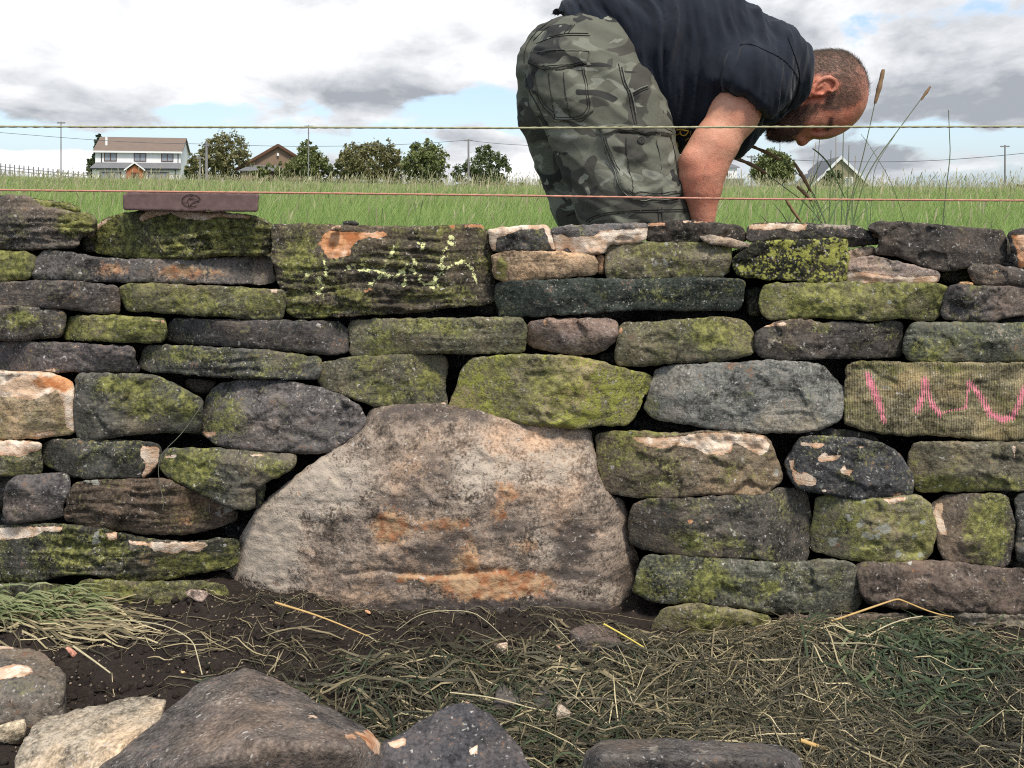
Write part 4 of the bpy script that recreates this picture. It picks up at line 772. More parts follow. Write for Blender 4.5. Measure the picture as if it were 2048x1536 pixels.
def meadow():
    r_ = np.random.default_rng(11); C, Wd, Sd, hue = [], [], [], []
    for (y0, y1, dens, wid, h0, h1) in ((1.95, 4, 1500, .0022, .30, .52), (4, 8, 800, .0032, .30, .50), (8, 18, 190, .006, .30, .50), (18, 36, 44, .012, .30, .5), (36, 72, 11, .024, .28, .5)):
        n = int(1.80*(y1**2-y0**2)/2*dens); y = np.sqrt(r_.uniform(y0**2, y1**2, n)); x = r_.uniform(-.71, .71, n)*y
        keep = ~((y < 3) & (np.abs(x-.35) < .55) & (y < 2.35)); x, y = x[keep], y[keep]; n = len(x)
        clump = fbm(np.c_[x*.9, y*.9, np.zeros(n)], 3); h = r_.uniform(h0, h1, n)*(1+.18*clump); k = 5 if y1 < 20 else 4
        t = np.linspace(0, 1, k); az = r_.uniform(0, 2*np.pi, n); lean = r_.uniform(.05, .55, n)*h; drift = np.array([.10, 0])*0.6
        cx = x[:, None]+(np.cos(az)*lean)[:, None]*t**1.8+drift[0]*t**2; cy_ = y[:, None]+(np.sin(az)*lean)[:, None]*t**1.8
        cz = zfield(x, y)[:, None]+h[:, None]*(t-.12*t**3)[None]
        if k < 5: cx, cy_, cz = (np.concatenate([q, q[:, -1:]], 1) for q in (cx, cy_, cz))
        C.append(np.stack([cx, cy_, cz], -1)); sh = np.array([1, .95, .75, .45, .06]); Wd.append(wid*r_.uniform(.6, 1.25, n)[:, None]*sh[None])
        a2 = r_.uniform(-.9, .9, n); Sd.append(np.c_[np.cos(a2), np.sin(a2), np.zeros(n)])
        hue.append(np.clip(r_.beta(2, 3, n)*.75+.28*clump+np.clip((y-3)/60, 0, .30)+(r_.random(n) < .05)*.4, 0, 1))
    C = np.concatenate(C); n = len(C)
    o = ribbons('meadow_grass', C, np.concatenate(Wd), np.concatenate(Sd), {'hue': np.concatenate(hue), 'along': np.tile(np.linspace(0, 1, 5), (n, 1))}, m_grass)
    tag(o, 'thick bright green meadow grass covering the field', 'grass', kind='stuff')
    # flowering stems above the sward
    C, Wd, Sd, hue, al = [], [], [], [], []
    for (y0, y1, n, s, hh) in ((2.6, 6, 200, 1, (.42, .62)), (6, 14, 1300, 1.3, (.5, .84)), (14, 32, 3600, 2.4, (.55, 1.0)), (32, 62, 4200, 5, (.5, .95))):
        y = np.sqrt(r_.uniform(y0**2, y1**2, n)); x = r_.uniform(-.71, .71, n)*y; h = r_.uniform(*hh, n); az = r_.uniform(0, 2*np.pi, n); lean = r_.uniform(.02, .3, n)*h
        L = r_.uniform(.04, .10, n)*(1+(s-1)*.25)/h
        ts = np.stack([np.zeros(n), np.full(n, .5), 1-L-.01, 1-L, 1-L*.5, np.ones(n)], 1)
        cx = x[:, None]+(np.cos(az)*lean)[:, None]*ts**2+.05*ts**2; cy_ = y[:, None]+(np.sin(az)*lean)[:, None]*ts**2; cz = zfield(x, y)[:, None]+h[:, None]*(ts-.08*ts**3)
        C.append(np.stack([cx, cy_, cz], -1)); hw = r_.uniform(.0028, .0045, n)*s**.8
        Wd.append(np.stack([np.full(n, .0011*s**.9)]*3+[hw*.6, hw, hw*.3], 1)); a2 = r_.uniform(-.4, .4, n); Sd.append(np.c_[np.cos(a2), np.sin(a2), np.zeros(n)]); hue.append(r_.random(n)); al.append(np.stack([np.zeros(n)]*3+[np.ones(n)]*3, 1))
    o = ribbons('seeding_grass', np.concatenate(C), np.concatenate(Wd), np.concatenate(Sd), {'hue': np.concatenate(hue), 'along': np.concatenate(al)}, m_seed)
    tag(o, 'pale seed heads standing above the meadow', 'grass', kind='stuff')
meadow()
m_hay = blade_mat('hay', [(0, (.024, .022, .014)), (.35, (.072, .065, .038)), (.6, (.18, .15, .088)), (.85, (.34, .285, .16)), (1, (.55, .47, .28))], (.25, .2, .12), trans=.1)
m_green = blade_mat('cut_green_grass', [(0, (.022, .034, .018)), (.6, (.055, .080, .038)), (1, (.17, .21, .10))], (.25, .28, .13), trans=.2)
def heap(x, y):
    hx = (1730-HX)/F*1.28
    return .044*np.exp(-((x-hx)/.22)**2-((y-1.27)/.085)**2)+.006*np.exp(-((x-.25)/.22)**2-((y-1.24)/.10)**2)+.012*np.exp(-((x+.18)/.2)**2-((y-1.24)/.1)**2)
def strands(name, n, px_s, py_s, Lr, wr, hue_f, mat, label, zspread=.02, seed=3, bend=.42, along=None, az_f=None):
    r_ = np.random.default_rng(seed); px = px_s(r_, n); py = py_s(r_, px, n); D = CH*F/(py-HY); x0 = (px-HX)/F*D; y0 = D; k = 7
    az = r_.uniform(0, 2*np.pi, n) if az_f is None else az_f(r_, n); L = r_.uniform(*Lr, n); curv = r_.normal(0, bend, n); s = np.linspace(-.5, .5, k)
    th = az[:, None]+curv[:, None]*s[None]+r_.normal(0, .022, (n, k)); ds = (L/(k-1))[:, None]
    X_ = x0[:, None]+np.cumsum(np.cos(th)*ds, 1)-(np.cos(az)*L/2)[:, None]; Y_ = y0[:, None]+np.cumsum(np.sin(th)*ds, 1)*.8-(np.sin(az)*L*.4)[:, None]
    Y_ = np.minimum(Y_, 1.43-.02*r_.random((n, 1)))
    up = r_.random(n)**1.6; Z_ = zground(X_, Y_)+heap(X_, Y_)*(.75+.35*up[:, None])+.002+zspread*up[:, None]*(.4+.6*np.sin((s+.5)*np.pi)[None])+r_.normal(0, .0005, (n, k))+r_.normal(0, .018, n)[:, None]*s[None]*zspread/.02
    C = np.stack([X_, Y_, Z_], -1); W_ = r_.uniform(*wr, n)[:, None]*np.array([.5, .9, 1, 1, .95, .7, .2])[None]
    T = C[:, -1]-C[:, 0]; T /= np.linalg.norm(T, axis=1)[:, None]; Sd = np.cross(T, np.array([0, -.55, .85])+r_.normal(0, .4, (n, 3))); Sd /= np.maximum(np.linalg.norm(Sd, axis=1), 1e-6)[:, None]
    o = ribbons(name, C, W_, Sd, {'hue': np.clip(hue_f(r_, n, px, py), 0, 1), 'along': np.full(n, .2)}, mat)
    return tag(o, label, 'cut grass', kind='stuff')
def reg(cx, cy, sx, sy):
    return (lambda r_, n: cx+sx*np.clip(r_.normal(0, .5, n), -1.3, 1.3)), (lambda r_, px, n: np.clip(cy+sy*np.clip(r_.normal(0, .5, n), -1.3, 1.3), 1205+95*np.exp(-((px-1410)/150)**4)+r_.uniform(0, 25, n), 1600))
fx_, fy_ = reg(1670, 1410, 480, 150)
strands('hay_heap', 8200, fx_, fy_, (.05, .17), (.0004, .0009), lambda r_, n, px, py: r_.beta(1.1, 2.6, n)+.02+.45*(r_.random(n) < .10)-.25*smooth01((px-1750)/200)*smooth01((py-1280)/80), m_hay, 'heap of dry mown grass and straw at the right', .022, 31)
strands('hay_heap', 1600, *reg(1690, 1305, 330, 60), (.04, .11), (.0005, .001), lambda r_, n, px, py: r_.beta(1.5, 1.5, n), m_hay, 'bleached fine straw on the crest of the hay heap', .02, 36)
strands('cut_green_grass', 1300, *reg(1830, 1350, 190, 90), (.05, .13), (.0009, .002), lambda r_, n, px, py: r_.beta(1.5, 2.5, n), m_green, 'limp dark green cut blades on the right half of the hay heap', .026, 32, .7)
strands('cut_green_grass', 1100, *reg(1300, 1440, 700, 110), (.04, .10), (.0007, .0015), lambda r_, n, px, py: r_.beta(1.5, 3, n), m_green, 'dull green cut blades mixed through the hay in the middle', .016, 33, .7)
strands('matted_hay', 2300, *reg(1060, 1430, 360, 110), (.04, .13), (.0005, .001), lambda r_, n, px, py: r_.beta(1.1, 3.4, n)+.5*(r_.random(n) < .07), m_hay, 'dark matted cut grass trodden into the soil before the boulder', .012, 34)
strands('matted_hay', 210, *reg(420, 1300, 420, 90), (.03, .12), (.0004, .0009), lambda r_, n, px, py: r_.beta(1.6, 2, n), m_hay, 'sparse dry stems scattered on the bare soil at left', .006, 35)
strands('straw_bundle', 230, *reg(110, 1275, 150, 34), (.08, .2), (.0008, .0018), lambda r_, n, px, py: r_.uniform(.45, 1, n), m_hay, 'flattened bundle of pale straw on the soil at left edge', .015, 37, .3, az_f=lambda r_, n: r_.normal(-.15, .28, n))
strands('flat_blades', 900, *reg(1350, 1400, 620, 140), (.05, .14), (.0011, .0022), lambda r_, n, px, py: r_.beta(1.3, 2.6, n), m_hay, 'broad flattened dry grass leaves among the hay', .018, 51, .35)
strands('fine_roots', 260, *reg(800, 1230, 450, 28), (.02, .08), (.0003, .0006), lambda r_, n, px, py: r_.beta(1.6, 2.6, n), m_hay, 'fine dead stems along the foot of the boulder', .008, 38)
strands('long_straw', 150, *reg(1550, 1390, 560, 150), (.14, .28), (.0006, .0012), lambda r_, n, px, py: r_.uniform(.6, 1, n), m_hay, 'long pale straws lying loose over the hay', .02, 39, .25)
def tuft():
    r_ = np.random.default_rng(8); n = 170; x = (r_.uniform(-70, 170, n)-HX)/F*1.38; y = r_.uniform(1.33, 1.41, n); k = 6; t = np.linspace(0, 1, k)
    h = r_.uniform(.03, .09, n); az = r_.uniform(-.9, 1.2, n)-.3; ln = r_.uniform(.03, .11, n)
    C = np.stack([x[:, None]+(np.cos(az)*ln)[:, None]*t**1.4, y[:, None]-(np.abs(np.sin(az))*ln*.6)[:, None]*t**1.5, zground(x, y)[:, None]+h[:, None]*(t-.62*t**2.4)], -1)
    Sd = np.c_[-np.sin(az), np.cos(az), np.full(n, .5)]
    o = ribbons('grass_tuft', C, r_.uniform(.0012, .0028, n)[:, None]*np.array([.8, 1, 1, .85, .55, .05])[None], Sd, {'hue': r_.beta(2, 2, n), 'along': np.tile(t, (n, 1))}, blade_mat('tuft_blade', [(0, (.06, .10, .035)), (.6, (.17, .22, .09)), (1, (.40, .38, .21))], (.34, .34, .18)))
    tag(o, 'fresh green grass tuft at the foot of the wall’s left edge', 'grass tuft')
tuft()
# individual stalks
def tube_mesh(name, pts, rad, sides=5, fuzz=0):
    pts = np.array(pts, float); n = len(pts); rad = np.broadcast_to(np.asarray(rad, float), (n,)); T = np.gradient(pts, axis=0); T /= np.linalg.norm(T, axis=1)[:, None]
    up = np.array([.13, .2, .97]) if abs(T[:, 2]).mean() < .8 else np.array([1., .1, 0]); A = np.cross(T, up); A /= np.linalg.norm(A, axis=1)[:, None]; B = np.cross(T, A); a_ = np.arange(sides)/sides*2*np.pi
    V = pts[:, None]+rad[:, None, None]*(A[:, None]*np.cos(a_)[None, :, None]+B[:, None]*np.sin(a_)[None, :, None]); V = V.reshape(-1, 3)
    i = np.arange(n-1)[:, None]*sides; j = np.arange(sides)[None]; j2 = (j+1) % sides
    Q = np.stack([i+j, i+j2, i+sides+j2, i+sides+j], -1).reshape(-1, 4)
    return V, Q
def curve_pts(pts, D, n=24, dD=0.0):
    q = resample(chaikin_open(np.array(pts, float), 2), 6, False) if True else pts
    D_ = D+np.linspace(0, dD, len(q)); return np.array([tuple(P(a, b, d)) for (a, b), d in zip(q, D_)])
def chaikin_open(p, n):
    for _ in range(n):
        q = np.stack([p[:-1]*.75+p[1:]*.25, p[:-1]*.25+p[1:]*.75], 1).reshape(-1, 2); p = np.vstack([p[:1], q, p[-1:]])
    return p
m_straw = plain('dry_straw', (.47, .31, .12), .5, var=.35, scale=90); m_pale = plain('pale_straw', (.42, .37, .23), .6, var=.35, scale=90); m_yel = plain('yellow_straw', (.62, .50, .12), .5, var=.2, scale=60)
m_thread = plain('grey_thread', (.14, .14, .10), .7, var=.3); m_brhead = plain('brown_seed_head', (.25, .16, .085), .8, var=.5, scale=260); m_stem = plain('green_stem', (.15, .18, .09), .6, var=.3, scale=50); m_leafg = plain('green_leaf', (.09, .15, .055), .55, var=.4, scale=40)
def stalk(name, pts, D, r0, r1, mat, label, cat='straw', group=None, dD=0.0, flat=None):
    c = curve_pts(pts, D, dD=dD); loc = c[0].copy(); rad = np.linspace(r0, r1, len(c)); V, Q = tube_mesh(name, c-loc, rad)
    return tag(link(name, mesh_np(name, V, Q), mat, loc=loc), label, cat, group)
def M(tile, pts): return [tuple(p) for p in tpx(tile, pts)]
SG = 'straws lying before the wall'
stalk('straw_stalk', M('F', [(235,1415),(330,1340),(500,1262),(700,1265),(900,1230),(1100,1160),(1290,1095),(1310,1098),(1500,1178),(1620,1200)]), 1.30, .0028, .0012, m_straw, 'long bent orange-brown stalk arching over the crest of the hay heap', group=SG, dD=.07)
stalk('straw_stalk', M('E', [(1615,1240),(1740,1310),(1870,1390)]), 1.27, .0016, .0012, m_yel, 'short bright yellow straw at the right foot of the boulder', group=SG)
stalk('straw_stalk', M('D', [(650,1217),(870,1230),(1000,1265),(1120,1335),(1145,1430),(1172,1536)]), 1.29, .0011, .0009, m_pale, 'curling yellow-brown stem running down to the peaked rock', group=SG, dD=-.12)
stalk('straw_stalk', M('D', [(425,1370),(540,1450),(640,1525)]), 1.18, .0017, .0011, m_pale, 'pale straw slanting over bare soil left of the peaked rock', group=SG, dD=-.03)
stalk('straw_stalk', M('F', [(850,1352),(1050,1352),(1100,1350),(1400,1400)]), 1.24, .0010, .0008, m_pale, 'thin pale straw lying level across the green blades of the hay heap', group=SG)
stalk('straw_stalk', M('F', [(1060,1355),(1200,1262),(1330,1212),(1440,1195)]), 1.26, .0013, .001, m_pale, 'pale stalk slanting up to a seed knot on the hay heap', group=SG, dD=.06)
stalk('straw_stalk', M('F', [(1040,1536),(1030,1440),(1060,1360)]), 1.2, .0010, .001, m_pale, 'upright pale straw joining the level straw on the hay heap', group=SG)
stalk('straw_stalk', M('E', [(1300,1220),(1400,1320),(1500,1430)]), 1.26, .0007, .0006, m_pale, 'grey hair-thin stem slanting below the boulder', group=SG)
stalk('straw_stalk', M('E', [(415,1280),(560,1170),(830,1158),(930,1215),(1060,1340)]), 1.33, .0008, .0006, m_pale, 'kinked pale stem with two bends lying on soil before the boulder', group=SG, dD=-.05)
stalk('straw_stalk', [(1210,1540),(1250,1512),(1300,1500),(1360,1540)], 1.02, .002, .002, m_pale, 'bent stem tip over the flat-topped rock', group=SG) if False else None
stalk('straw_stalk', [(1600,1480),(1650,1498),(1690,1520),(1720,1560)], 1.07, .003, .004, m_straw, 'broad tan straw leaf right of the flat-topped rock', group=SG)
stalk('straw_stalk', [(1690,1395),(1692,1440),(1690,1500)], 1.12, .0010, .001, m_pale, 'upright pale straw near the bottom right of the hay heap', group=SG)
stalk('straw_stalk', [(550,1205),(640,1232),(735,1272)], 1.29, .0022, .001, m_straw, 'coarse brown stalk lying slantwise left of the boulder’s middle', group=SG)
stalk('straw_stalk', [(900,1385),(990,1395),(1090,1425),(1180,1430)], 1.14, .0012, .001, m_pale, 'long pale stem across the matted hay between slate-grey and flat-topped rocks', group=SG) 
stalk('grass_thread', M('D', [(1175,-35),(1060,135),(940,245),(915,330),(925,430),(950,530),(943,578)]), 1.425, .0009, .0006, m_thread, 'grey-green thread of grass hanging down the wall face left of the boulder', 'grass stem')
# tall grasses by the wall at right
TG = 'tall grass stalks beside the man'
def tall(pts, head, D, label, r=.0016, hr=.0052, mat=None, hm=None):
    c = curve_pts(pts, D); loc = c[-1].copy(); e = empty('grass_stalk', loc, label, 'grass stalk', TG)
    V, Q = tube_mesh('stem', c-loc, np.linspace(r*.7, r*1.2, len(c))); link('stem', mesh_np('stem', V, Q), mat or m_stem, parent=e)
    if head:
        c2 = curve_pts(head, D); n = len(c2); t = np.linspace(0, 1, n); rr = hr*np.clip(np.sin(np.pi*np.clip(t*.86+.1, 0, 1))**.35, .1, 1)*(1+.12*np.sin(t*90))
        V, Q = tube_mesh('seed_head', c2-loc, rr, 8); V += rng.normal(0, .0004, V.shape); link('seed_head', mesh_np('seed_head', V, Q), hm or m_brhead, parent=e)
def bot(x): return (x, 520)
tall([(1750,205),(1738,260),(1722,330),(1700,400),bot(1680)], [(1767,139),(1760,170),(1750,207)], 2.12, 'tall stalk with long brown head rising right of the man’s head', hr=.0062)
tall([(1690,120),(1688,200),(1686,300),(1684,400),bot(1680)], [(1689,104),(1689,150)], 2.6, 'stalk whose brown tip shows just above the man’s crown', hr=.0055)
tall([(1842,198),(1800,255),(1750,322),(1722,375),bot(1690)], [(1861,173),(1842,200)], 2.2, 'long slanting stalk with small pale head, right of the tallest one', r=.0017, hr=.004)
tall([(1560,318),(1585,338),(1625,375),bot(1680)], [(1499,291),(1530,303),(1562,320)], 2.1, 'drooping tan head nearest under the man’s chin, upper one', r=.0015, hr=.0048)
tall([(1530,345),(1565,372),(1620,412),bot(1700)], [(1468,316),(1500,327),(1533,347)], 2.1, 'drooping tan head touching the forearm side, lower one', r=.0015, hr=.0052)
tall([(1620,380),(1632,405),(1650,440),bot(1665)], [(1589,326),(1605,352),(1622,383)], 2.08, 'brown head leaning left in front of the small stone gable', r=.0014, hr=.0050)
tall([(1622,398),(1635,420),bot(1660)], [(1594,373),(1608,385),(1624,402)], 2.08, 'short brown head low over the meadow beside the lower string', r=.0013, hr=.0048)
tall([(1600,440),(1610,460),bot(1630)], [(1572,400),(1585,420),(1602,444)], 2.06, 'brown head lowest of all just above the wall top', r=.0013, hr=.0045)
tall([(1897,220),(1899,270),(1901,310),(1893,370),(1888,420),bot(1880)], None, 2.1, 'bare thin wavy stalk standing alone toward the right edge', r=.0014)
for i, (x0, y0, x1) in enumerate(((1662, 300, 1655), (1672, 262, 1668), (1698, 290, 1690), (1711, 312, 1700), (1640, 268, 1618), (1632, 285, 1605))):
    tall([(x0, y0), ((x0+x1)/2+2, 380), bot(x1)], None, 2.3+.06*i, 'bare upright stem in the clump beside the man’s face', r=.0015, mat=m_pale if i % 2 else m_stem)
tall([(1790,270),(1750,330),(1745,370),bot(1735)], None, 2.2, 'stem crossing the slanting stalk at mid height', r=.001)
tall([(1722,268),(1745,300),(1790,375),bot(1830)], None, 2.25, 'thin stem leaning right across the tallest stalk', r=.001)
def leafblades():
    LB = [[(1565,520),(1600,420),(1625,360),(1648,312)], [(1640,520),(1660,430),(1700,370),(1731,352)], [(1610,520),(1640,420),(1690,400),(1740,368)], [(1700,520),(1690,430),(1675,380)], [(1720,520),(1700,420),(1712,370),(1754,290),(1772,296)],
          [(1650,520),(1630,420),(1600,370)], [(1600,520),(1575,440),(1545,405)], [(1685,520),(1705,440),(1760,400),(1778,388)], [(1590,520),(1620,450),(1655,400),(1700,352)], [(1740,520),(1735,430),(1725,372)], [(1625,297),(1640,308),(1660,330),(1700,420)],
          [(1875,520),(1885,450),(1893,425),(1886,440)], [(1660,520),(1668,440),(1672,392)], [(1700,520),(1735,448),(1765,440)], [(1570,520),(1540,450),(1520,430)], [(1630,520),(1590,450),(1572,432)]]
    for i, l in enumerate(LB):
        D = 2.05+.03*(i % 5); c = curve_pts(l, D, dD=.05); n = len(c); loc = c[0].copy(); t = np.linspace(0, 1, n); w = .0030*np.clip(1.05-t, .03, 1)**.6
        V = np.stack([c-loc-np.c_[w, w*.3, w*0], c-loc+np.c_[w, w*-.1, w*0]], 1).reshape(-1, 3); j = np.arange(n-1)*2
        o = link('grass_leaf', mesh_np('grass_leaf', V, np.stack([j, j+1, j+3, j+2], 1)), m_leafg, loc=loc)
        tag(o, 'broad dark green grass blade in the clump right of the forearm', 'grass blade', 'broad blades in the grass clump')
leafblades()
# guide strings
def guide(name, pts, r, mat, label, seed):
    q = np.array(pts, float); xs = np.arange(-420, 2480, 7.0); ys_ = np.interp(xs, q[:, 0], q[:, 1]); D = 1.405; c = np.array([tuple(P(a, b, D)) for a, b in zip(xs, ys_)])
    r_ = np.random.default_rng(seed); V, Q = tube_mesh(name, c, r*(1+.18*np.sin(np.arange(len(c))*1.9)+r_.normal(0, .06, len(c))), 7)
    n = 900; i = r_.integers(0, len(c), n); d = r_.normal(0, 1, (n, 3)); d /= np.linalg.norm(d, axis=1)[:, None]; d[:, 0] += r_.normal(0, .8, n); p0 = c[i]; L = r_.uniform(.002, .0048, n)[:, None]
    a_ = p0; b_ = p0+d*L; w = np.array([.0002, 0, .0002]); hv = np.stack([a_-w, a_+w, b_], 1).reshape(-1, 3); ht = np.arange(3*n).reshape(-1, 3)+len(V)
    o = link(name, mesh_np(name, np.vstack([V, hv]), [Q, ht]), mat); tag(o, label, 'string', 'builders’ guide strings')
guide('guide_string', [(-420,252),(0,253),(700,255),(1024,256),(1500,254),(2048,253),(2480,252)], .0019, plain('yellow_twine', (.36, .35, .21), .8, var=.35, scale=120), 'upper yellow-green twine stretched level across the man’s waist', 4)
guide('guide_string', [(-420,372),(0,380),(700,387),(1024,391),(1500,398),(2048,401),(2480,404)], .0018, plain('orange_twine', (.50, .24, .17), .8, var=.35, scale=120), 'lower salmon-orange twine stretched just above the wall top', 5)
# ------------------------------------------------------------------ far background
def box_np(x0, x1, y0, y1, z0, z1):
    V = np.array([(x, y, z) for x in (x0, x1) for y in (y0, y1) for z in (z0, z1)], float)
    Q = np.array([(0, 1, 3, 2), (4, 6, 7, 5), (0, 4, 5, 1), (2, 3, 7, 6), (0, 2, 6, 4), (1, 5, 7, 3)]); return V, Q
def part(name, pieces, mat, parent, label=None):
    Vs, Qs, n = [], [], 0
    for V, Q in pieces: Vs.append(V); Qs.append(np.asarray(Q)+n); n += len(V)
    o = link(name, mesh_np(name, np.vstack(Vs), Qs, False), mat, parent=parent)
    if label: o['label'] = label
    return o
def prism(poly_xz, y0, y1):
    n = len(poly_xz); V = np.array([(x, y0, z) for x, z in poly_xz]+[(x, y1, z) for x, z in poly_xz], float)
    Q = [(i, (i+1) % n, n+(i+1) % n, n+i) for i in range(n)]
    T = [(0, i+1, i) for i in range(1, n-1)]+[(n, n+i, n+i+1) for i in range(1, n-1)]
    return V, Q, T
def part_prism(name, polys, mat, parent):
    V, Q, T, n = [], [], [], 0
    for p, y0, y1 in polys:
        v, q, t = prism(p, y0, y1); V.append(v); Q += [tuple(a+n for a in f) for f in q]; T += [tuple(a+n for a in f) for f in t]; n += len(v)
    me = mesh_np(name, np.vstack(V), [np.array(Q), np.array(T)], False)
    b_ = bmesh.new(); b_.from_mesh(me); bmesh.ops.recalc_face_normals(b_, faces=b_.faces[:]); b_.to_mesh(me); b_.free()
    return link(name, me, mat, parent=parent)
def slab(name, pts, th, mat, parent):
    """thin roof slab through four points"""
    p = [Vector(q) for q in pts]; n = (p[1]-p[0]).cross(p[2]-p[0]).normalized()*th
    V = np.array([tuple(q) for q in p]+[tuple(q+n) for q in p]); Q = np.array([(0, 1, 2, 3), (7, 6, 5, 4), (0, 4, 5, 1), (1, 5, 6, 2), (2, 6, 7, 3), (3, 7, 4, 0)])
    me = mesh_np(name, V, Q, False); b_ = bmesh.new(); b_.from_mesh(me); bmesh.ops.recalc_face_normals(b_, faces=b_.faces[:]); b_.to_mesh(me); b_.free()
    return link(name, me, mat, parent=parent)
def roof_mat(name, c1, c2):
    m, N = new_mat(name); tc = N.add('ShaderNodeTexCoord').outputs['Object']
    s = N.add('ShaderNodeSeparateXYZ', i0=tc); row = N.math('FRACT', N.math('MULTIPLY', s.outputs[2], 5.5))
    c = N.mix(N.noise(tc, 1.2, 6), c1, c2); c = N.mix(N.ramp(row, 0, .25, .35, 0), c, tuple(x*.5 for x in c1)); finish(N, c, .8); return m
M_render = plain('white_render', (.86, .85, .85), .8, var=.06, scale=1.5); M_tile = roof_mat('brown_tiles', (.155, .118, .095), (.22, .165, .13)); M_slate = roof_mat('grey_slates', (.13, .135, .145), (.2, .2, .205))
M_brown = plain('brown_frame', (.12, .055, .03), .5); M_glassw = plain('window_glass', (.28, .31, .36), .1, .6, .3, .8); M_gutter = plain('black_gutter', (.03, .03, .035), .5); M_white = plain('white_paint', (.8, .8, .8), .5)
M_obrick = plain('orange_brick', (.40, .15, .07), .85, var=.25, scale=6); M_bbrick = plain('brown_brick', (.25, .175, .12), .85, var=.3, scale=5); M_olive = plain('olive_stone', (.30, .265, .17), .85, var=.25, scale=4); M_gstone = plain('grey_stone_wall', (.25, .24, .22), .9, var=.35, scale=6); M_dglass = plain('dark_glass', (.03, .035, .04), .1, .6)
def window(parent, x, z0, w, h, y, nl=2, frame=None, glass=None, t=.09):
    f = frame or M_brown; pcs = [box_np(x-w/2, x+w/2, y-.06, y+.02, z0, z0+t), box_np(x-w/2, x+w/2, y-.06, y+.02, z0+h-t, z0+h)]
    for i in range(nl+1):
        c = x-w/2+t/2+(w-t)*i/nl; pcs.append(box_np(c-t/2, c+t/2, y-.055, y+.02, z0+t, z0+h-t))
    wn = part('window', pcs, f, parent); part('pane', [box_np(x-w/2+t*.5, x+w/2-t*.5, y-.03, y+.01, z0+t*.5, z0+h-t*.5)], glass or M_glassw, wn)
def white_house():
    D = 105; c = P(277, 385, D); zb = 1.35; e = empty('house', (c.x, D, zb), 'white two-storey house with brown tiled roof and orange brick porch, far left', 'house'); e.rotation_euler = (0, 0, math.radians(14.5))
    W2 = 5.15; he = 4.85; hr = 6.85; dp = 7.6
    part_prism('wall', [([(-W2, 0), (W2, 0), (W2, he), (-W2, he)], 0, dp)], M_render, e)
    V = np.array([(s*(W2-.002), y, z) for s in (-1, 1) for (y, z) in ((0, he), (dp, he), (dp/2, hr-.12))])
    b_ = np.array([(-W2, 0, he), (-W2, dp, he), (-W2, dp/2, hr-.14), (W2, 0, he), (W2, dp, he), (W2, dp/2, hr-.14)])
    link('gable_wall', mesh_np('gable_wall', b_, [np.array([(0, 1, 2), (3, 5, 4)]), np.array([(0, 3, 4, 1), (0, 2, 5, 3), (1, 4, 5, 2)])], False), M_render, parent=e)
    o_ = .25
    slab('roof', [(-W2-o_, -.35, he-.1), (W2+o_, -.35, he-.1), (W2+o_, dp/2, hr), (-W2-o_, dp/2, hr)], -.14, M_tile, e)
    slab('roof', [(-W2-o_, dp+.35, he-.1), (W2+o_, dp+.35, he-.1), (W2+o_, dp/2, hr), (-W2-o_, dp/2, hr)], .14, M_tile, e)
    part('fascia', [box_np(-W2-o_, W2+o_, -.42, -.36, he-.30, he-.06)], M_white, e)
    part('soffit_band', [box_np(-W2, W2, -.05, -.003, he-.34, he-.12)], M_white, e)
    for x in (-3.35, .19, 3.5): window(e, x, 3.45, 1.5, 1.12, -.004)
    # ground-floor projection under a pent roof
    part_prism('front_bay', [([(-W2-.1, 0), (W2+.1, 0), (W2+.1, 2.42), (-W2-.1, 2.42)], -1.1, -.003)], M_render, e)
    slab('pent_roof', [(-W2-.35, -1.4, 2.44), (W2+.2, -1.4, 2.44), (W2+.0, .0, 3.2), (-W2+.1, .0, 3.2)], .1, M_slate, e)
    for x in (-3.1, 2.6): window(e, x, .95, 2.5, 1.1, -1.104, 3)
    pb = part_prism('porch', [([(-1.0, 0), (1.0, 0), (1.0, 2.2), (0, 2.95), (-1.0, 2.2)], -2.3, -1.11)], M_obrick, e)
    slab('porch_roof', [(-1.2, -2.5, 2.12), (0, -2.5, 3.08), (0, -.2, 3.08), (-1.2, -.2, 2.12)], .1, M_slate, e)
    slab('porch_roof', [(1.2, -2.5, 2.12), (0, -2.5, 3.08), (0, -.2, 3.08), (1.2, -.2, 2.12)], -.1, M_slate, e)
    bb = part_prism('bargeboard', [([(0, 3.12), (1.25, 2.12), (1.25, 2.32), (0, 3.34)], -2.58, -2.51), ([(0, 3.12), (-1.25, 2.12), (-1.25, 2.32), (0, 3.34)], -2.58, -2.51)], M_white, e)
    part('door', [box_np(-.45, .45, -2.34, -2.302, 0, 1.95)], M_brown, e)
    part('drainpipe', [box_np(-4.45, -4.36, -.09, -.01, 3.2, he-.3)], M_gutter, e); part('drainpipe', [box_np(4.78, 4.87, -.09, -.01, 3.2, he-.3)], M_gutter, e); part('drainpipe', [box_np(4.6, 4.69, -1.19, -1.11, 0, 2.4)], M_gutter, e)
    part('gutter', [box_np(-W2-.3, W2+.2, -1.5, -1.41, 2.34, 2.44)], M_gutter, e)
    part('flue', [box_np(-4.25, -4.0, 1.3, 1.55, 5.0, 6.75)], M_white, e)
white_house()
